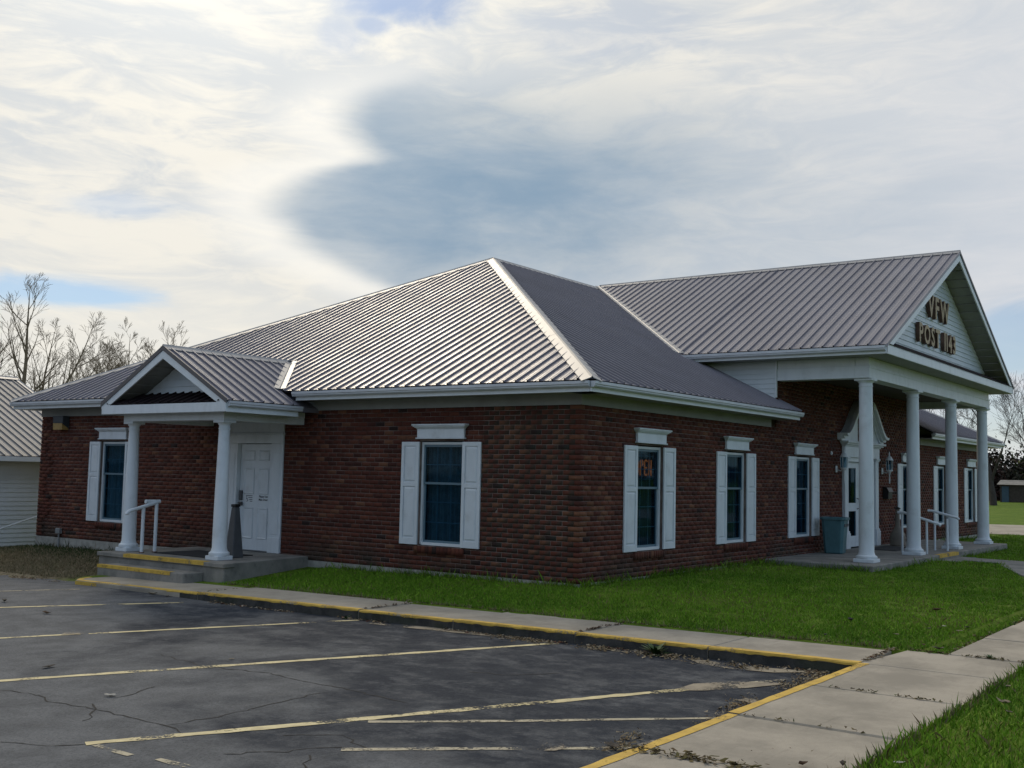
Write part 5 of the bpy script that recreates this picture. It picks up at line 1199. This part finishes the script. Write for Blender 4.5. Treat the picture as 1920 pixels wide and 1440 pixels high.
def leader_tree(x, y, z, seed, height, tr, label, mat, rmin, fork=.55, group='bare trees behind the buildings'):
    """upright bare tree: tapering leader, ascending limbs, fine twigs"""
    r = random.Random(seed); t = thing('bare_tree', label, 'tree', (x, y, z), group); big, small = [], []
    def limb(p, d, l, r0, r1, n, wob, up):
        pts, rads = [p], [r0]
        for i in range(n):
            d = (d+Vector((r.gauss(0, wob), r.gauss(0, wob), up))).normalized(); p = p+d*(l/n); pts.append(p); rads.append(r0+(r1-r0)*(i+1)/n)
        return pts, rads
    def at_(pts, f): k_ = f*(len(pts)-1); j = min(int(k_), len(pts)-2); return pts[j].lerp(pts[j+1], k_-j), (pts[j+1]-pts[j]).normalized(), j
    stems = [limb(Vector((0, 0, -.3)), Vector((r.gauss(0, .03), r.gauss(0, .03), 1)), height, tr, rmin, 12, .045, .03)]
    if fork:
        p, d, j = at_(stems[0][0], .22); a = r.uniform(0, 6.28)
        stems.append(limb(p, Vector((math.cos(a)*fork, math.sin(a)*fork, 1)).normalized(), height*.66, stems[0][1][j]*.75, rmin, 10, .05, .05))
    big += stems
    def sprout(pts, rads, l, n, ang, lo, depth):
        for i in range(n):
            f = lo+(1-lo)*(i+r.random())/n; p, d, j = at_(pts, min(f, .99)); a = r.uniform(0, 6.28); ax = Vector((math.cos(a), math.sin(a), 0)); ax = (ax-d*ax.dot(d)).normalized()
            an = ang*r.uniform(.7, 1.25); nd = (d*math.cos(an)+ax*math.sin(an)).normalized(); ll = l*(1.05-f)**.6*r.uniform(.7, 1.2)+.12
            q = limb(p, nd, ll, max(rads[j]*.5, rmin), rmin*.8, 5 if depth > 1 else 3, .10, .06); small.append(q)
            if depth > 0: sprout(q[0], q[1], ll*.52, 6 if depth > 1 else 5, .62, .22, depth-1)
    for st_ in stems: sprout(st_[0], st_[1], height*.40, 17, .72, .20, 2)
    Tm = lambda a, b_, c: (x+a, y+b_, z+c)
    b = MB(Tm)
    for pts, rads in big: b.tube(pts, rads, 8, False)
    b.build('trunk', mat, t, smooth='all', recalc=False); b = MB(Tm)
    for pts, rads in small: b.tube(pts, rads, 3 if rads[0] < .03 else 5, False)
    b.build('crown', mat, t, recalc=False)
def at(u, dist):
    d = ray(u, 850); d = d/np.hypot(d[0], d[1]); return CAM[0]+d[0]*dist, CAM[1]+d[1]*dist
for u, dist, seed, h, tr, lab, mt, lv, sp in ((38, 58, 3, 11.2, .22, 'tall bare tree with pale trunk rising behind the white building', 'bark', 6, .33), (72, 60, 21, 9.2, .17, 'forked bare tree with ascending limbs beside the tall pale one', 'bark', 6, .36), (-25, 62, 8, 10.2, .20, 'bare tree half hidden at the edge behind the white roof', 'bark', 6, .48),
                                            (78, 48, 33, 4.6, .11, 'low dark twisted bare tree between the two roofs', 'bark_dark', 5, .62), (150, 80, 5, 9.0, .12, 'slender bare tree behind the brick hall roof', 'bark', 5, .42), (190, 78, 41, 10.2, .12, 'bare tree with narrow upright crown above the hip roof', 'bark', 6, .40),
                                            (245, 78, 12, 11.6, .14, 'bare tree with rounded twiggy crown above the hip roof', 'bark', 6, .46), (298, 80, 17, 11.8, .13, 'bare tree with fine twigs beside the porch gable', 'bark', 6, .42), (225, 84, 61, 10.6, .12, 'thin bare tree behind the rounded crown', 'bark', 5, .42), (115, 74, 71, 6.6, .10, 'small bare tree just above the eave line', 'bark', 5, .5),
                                            (1862, 92, 9, 10.0, .30, 'spreading dark bare tree beyond the far end of the brick hall', 'bark_dark', 6, .60), (1930, 96, 29, 9.0, .26, 'dark bare tree past the shed', 'bark_dark', 6, .56), (1750, 98, 37, 11.0, .26, 'dark bare tree seen between the portico columns', 'bark_dark', 6, .52), (1815, 104, 47, 11.5, .26, 'dark bare tree behind the right wing roof', 'bark_dark', 6, .54)):
    x, y = at(u, dist)
    if u < 400 and u != 78: leader_tree(x, y, float(ground_z(x, y)), seed, h, tr, lab, mt, .008 if dist < 70 else .010)
    else: bare_tree(x, y, float(ground_z(x, y)), seed, h, tr, lab, mt, lv, spread=sp, rmin=.008)
def shrub(u, dist, w, h, n, cols, label, seed, name='shrub', cat='shrub', lift=0., leafsz=.22):
    x, y = at(u, dist); z = float(ground_z(x, y))+lift; r = np.random.default_rng(seed); t = thing(name, label, cat, (x, y, z), 'shrubs beyond the far lawn')
    cl = r.normal(0, 1, (26, 3)); cl /= np.linalg.norm(cl, axis=1)[:, None]; cl *= r.uniform(.2, .85, (26, 1)); cl[:, 2] = np.abs(cl[:, 2])
    ci = r.integers(0, 26, n); P = cl[ci]+r.normal(0, .17, (n, 3)); P[:, 2] = np.abs(P[:, 2]); P = P*np.array([w/2, w/2, h])+np.array([x, y, z])
    a = r.normal(0, 1, (n, 3)); a /= np.linalg.norm(a, axis=1)[:, None]; b_ = np.cross(a, r.normal(0, 1, (n, 3))); b_ /= np.linalg.norm(b_, axis=1)[:, None]; s_ = leafsz*r.uniform(.5, 1.3, (n, 1))
    Q = np.stack([P-a*s_, P+b_*s_*.5, P+a*s_, P-b_*s_*.5], 1)
    cc = np.array(cols)[r.integers(0, len(cols), n)]*r.uniform(.6, 1.3, (n, 1))*(.6+.5*r.random((26, 1))[ci])
    link('crown', np_mesh('crown', Q.reshape(-1, 3), np.arange(4*n).reshape(-1, 4), cc), 'evergreen', t)
    b = MB()
    for i in range(6): b.tube([(x, y, z-.2), (x+random.uniform(-.2, .2)*w, y+random.uniform(-.2, .2)*w, z+h*.6)], [.06, .02], 5)
    b.build('trunk', 'bark_dark', t)
DK = [(.022, .024, .012), (.035, .030, .018), (.018, .020, .014)]; RD = [(.045, .020, .016), (.030, .018, .014)]; GN = [(.05, .075, .012), (.075, .085, .015), (.03, .045, .010)]
shrub(1868, 112, 5.5, 5.6, 2600, DK, 'dense dark shrub beyond the far lawn', 1); shrub(1856, 108, 3.6, 5.2, 1500, RD, 'reddish brown shrub against the brick hall end', 2); shrub(1890, 116, 6.0, 5.0, 2600, DK+RD, 'dark twiggy shrub behind the shed', 3)
shrub(1925, 118, 5.0, 5.6, 2200, GN, 'yellow green shrub above the shed roof', 4); shrub(1965, 120, 8, 6, 2400, DK, 'dark shrub past the shed', 5); shrub(1820, 112, 7, 4.6, 2400, DK, 'dark shrub hidden behind the brick hall end', 6); shrub(2030, 122, 9, 6.5, 2400, DK+GN, 'broad mixed green shrub farther along the lawn', 7)
x, y = at(1912, 104); z = float(ground_z(x, y)); t = thing('shed', 'small dark shed with pale roof and blue door beyond the lawn', 'shed', (x, y, z))
MB().box(x-1.5, x+1.5, y-2.4, y+1.3, z-.2, z+1.5).build('wall', 'bark_dark', t); b = MB(); b.prism([(x-1.8, y-2.7, z+1.45), (x+1.8, y-2.7, z+1.45), (x+.3, y-2.7, z+1.85), (x-.3, y-2.7, z+1.85)], (0, 4.2, 0)); b.build('roof', 'weathered_concrete', t)
material('door_blue', (.03, .07, .11), .6, var=.2); MB().box(x-1.56, x-1.505, y+.6, y+1.15, z-.1, z+1.3).build('door', 'door_blue', t)
# woodland along the horizon, and an unseen tree belt added to darken roof reflections
def belt(name, label, a0, a1, r0, r1, hfn, n, size, col, seed):
    r = np.random.default_rng(seed); az_ = r.uniform(a0, a1, n); rad_ = r.uniform(r0, r1, n); hh = hfn(az_)*np.sqrt(r.random(n))
    P = np.stack([CAM[0]+rad_*np.sin(az_), CAM[1]+rad_*np.cos(az_), hh*.9+.1], -1); a = r.normal(0, 1, (n, 3)); a /= np.linalg.norm(a, axis=1)[:, None]; b_ = np.cross(a, r.normal(0, 1, (n, 3))); b_ /= np.linalg.norm(b_, axis=1)[:, None]; s_ = size*r.uniform(.5, 1.3, (n, 1))
    Q = np.stack([P-a*s_, P+b_*s_*.5, P+a*s_, P-b_*s_*.5], 1); o = link(name, np_mesh(name, Q.reshape(-1, 3), np.arange(4*n).reshape(-1, 4), np.array([col])*r.uniform(.6, 1.3, (n, 1))), 'evergreen'); o['kind'] = 'stuff'; o['label'] = label
belt('far_woodland', 'grey brown belt of woodland along the horizon', -.6, 3.4, 235, 300, lambda a: 5+3*np.sin(a*23)+2*np.sin(a*57+1), 26000, 1., (.06, .055, .05), 77)
belt('unseen_trees', 'dense belt of unseen trees added behind the camera to darken roof reflections', 2.35, 5.75, 40, 52, lambda a: 6.5+1.6*np.sin(a*19)+1.2*np.sin(a*43+1), 12000, .8, (.035, .04, .025), 78)
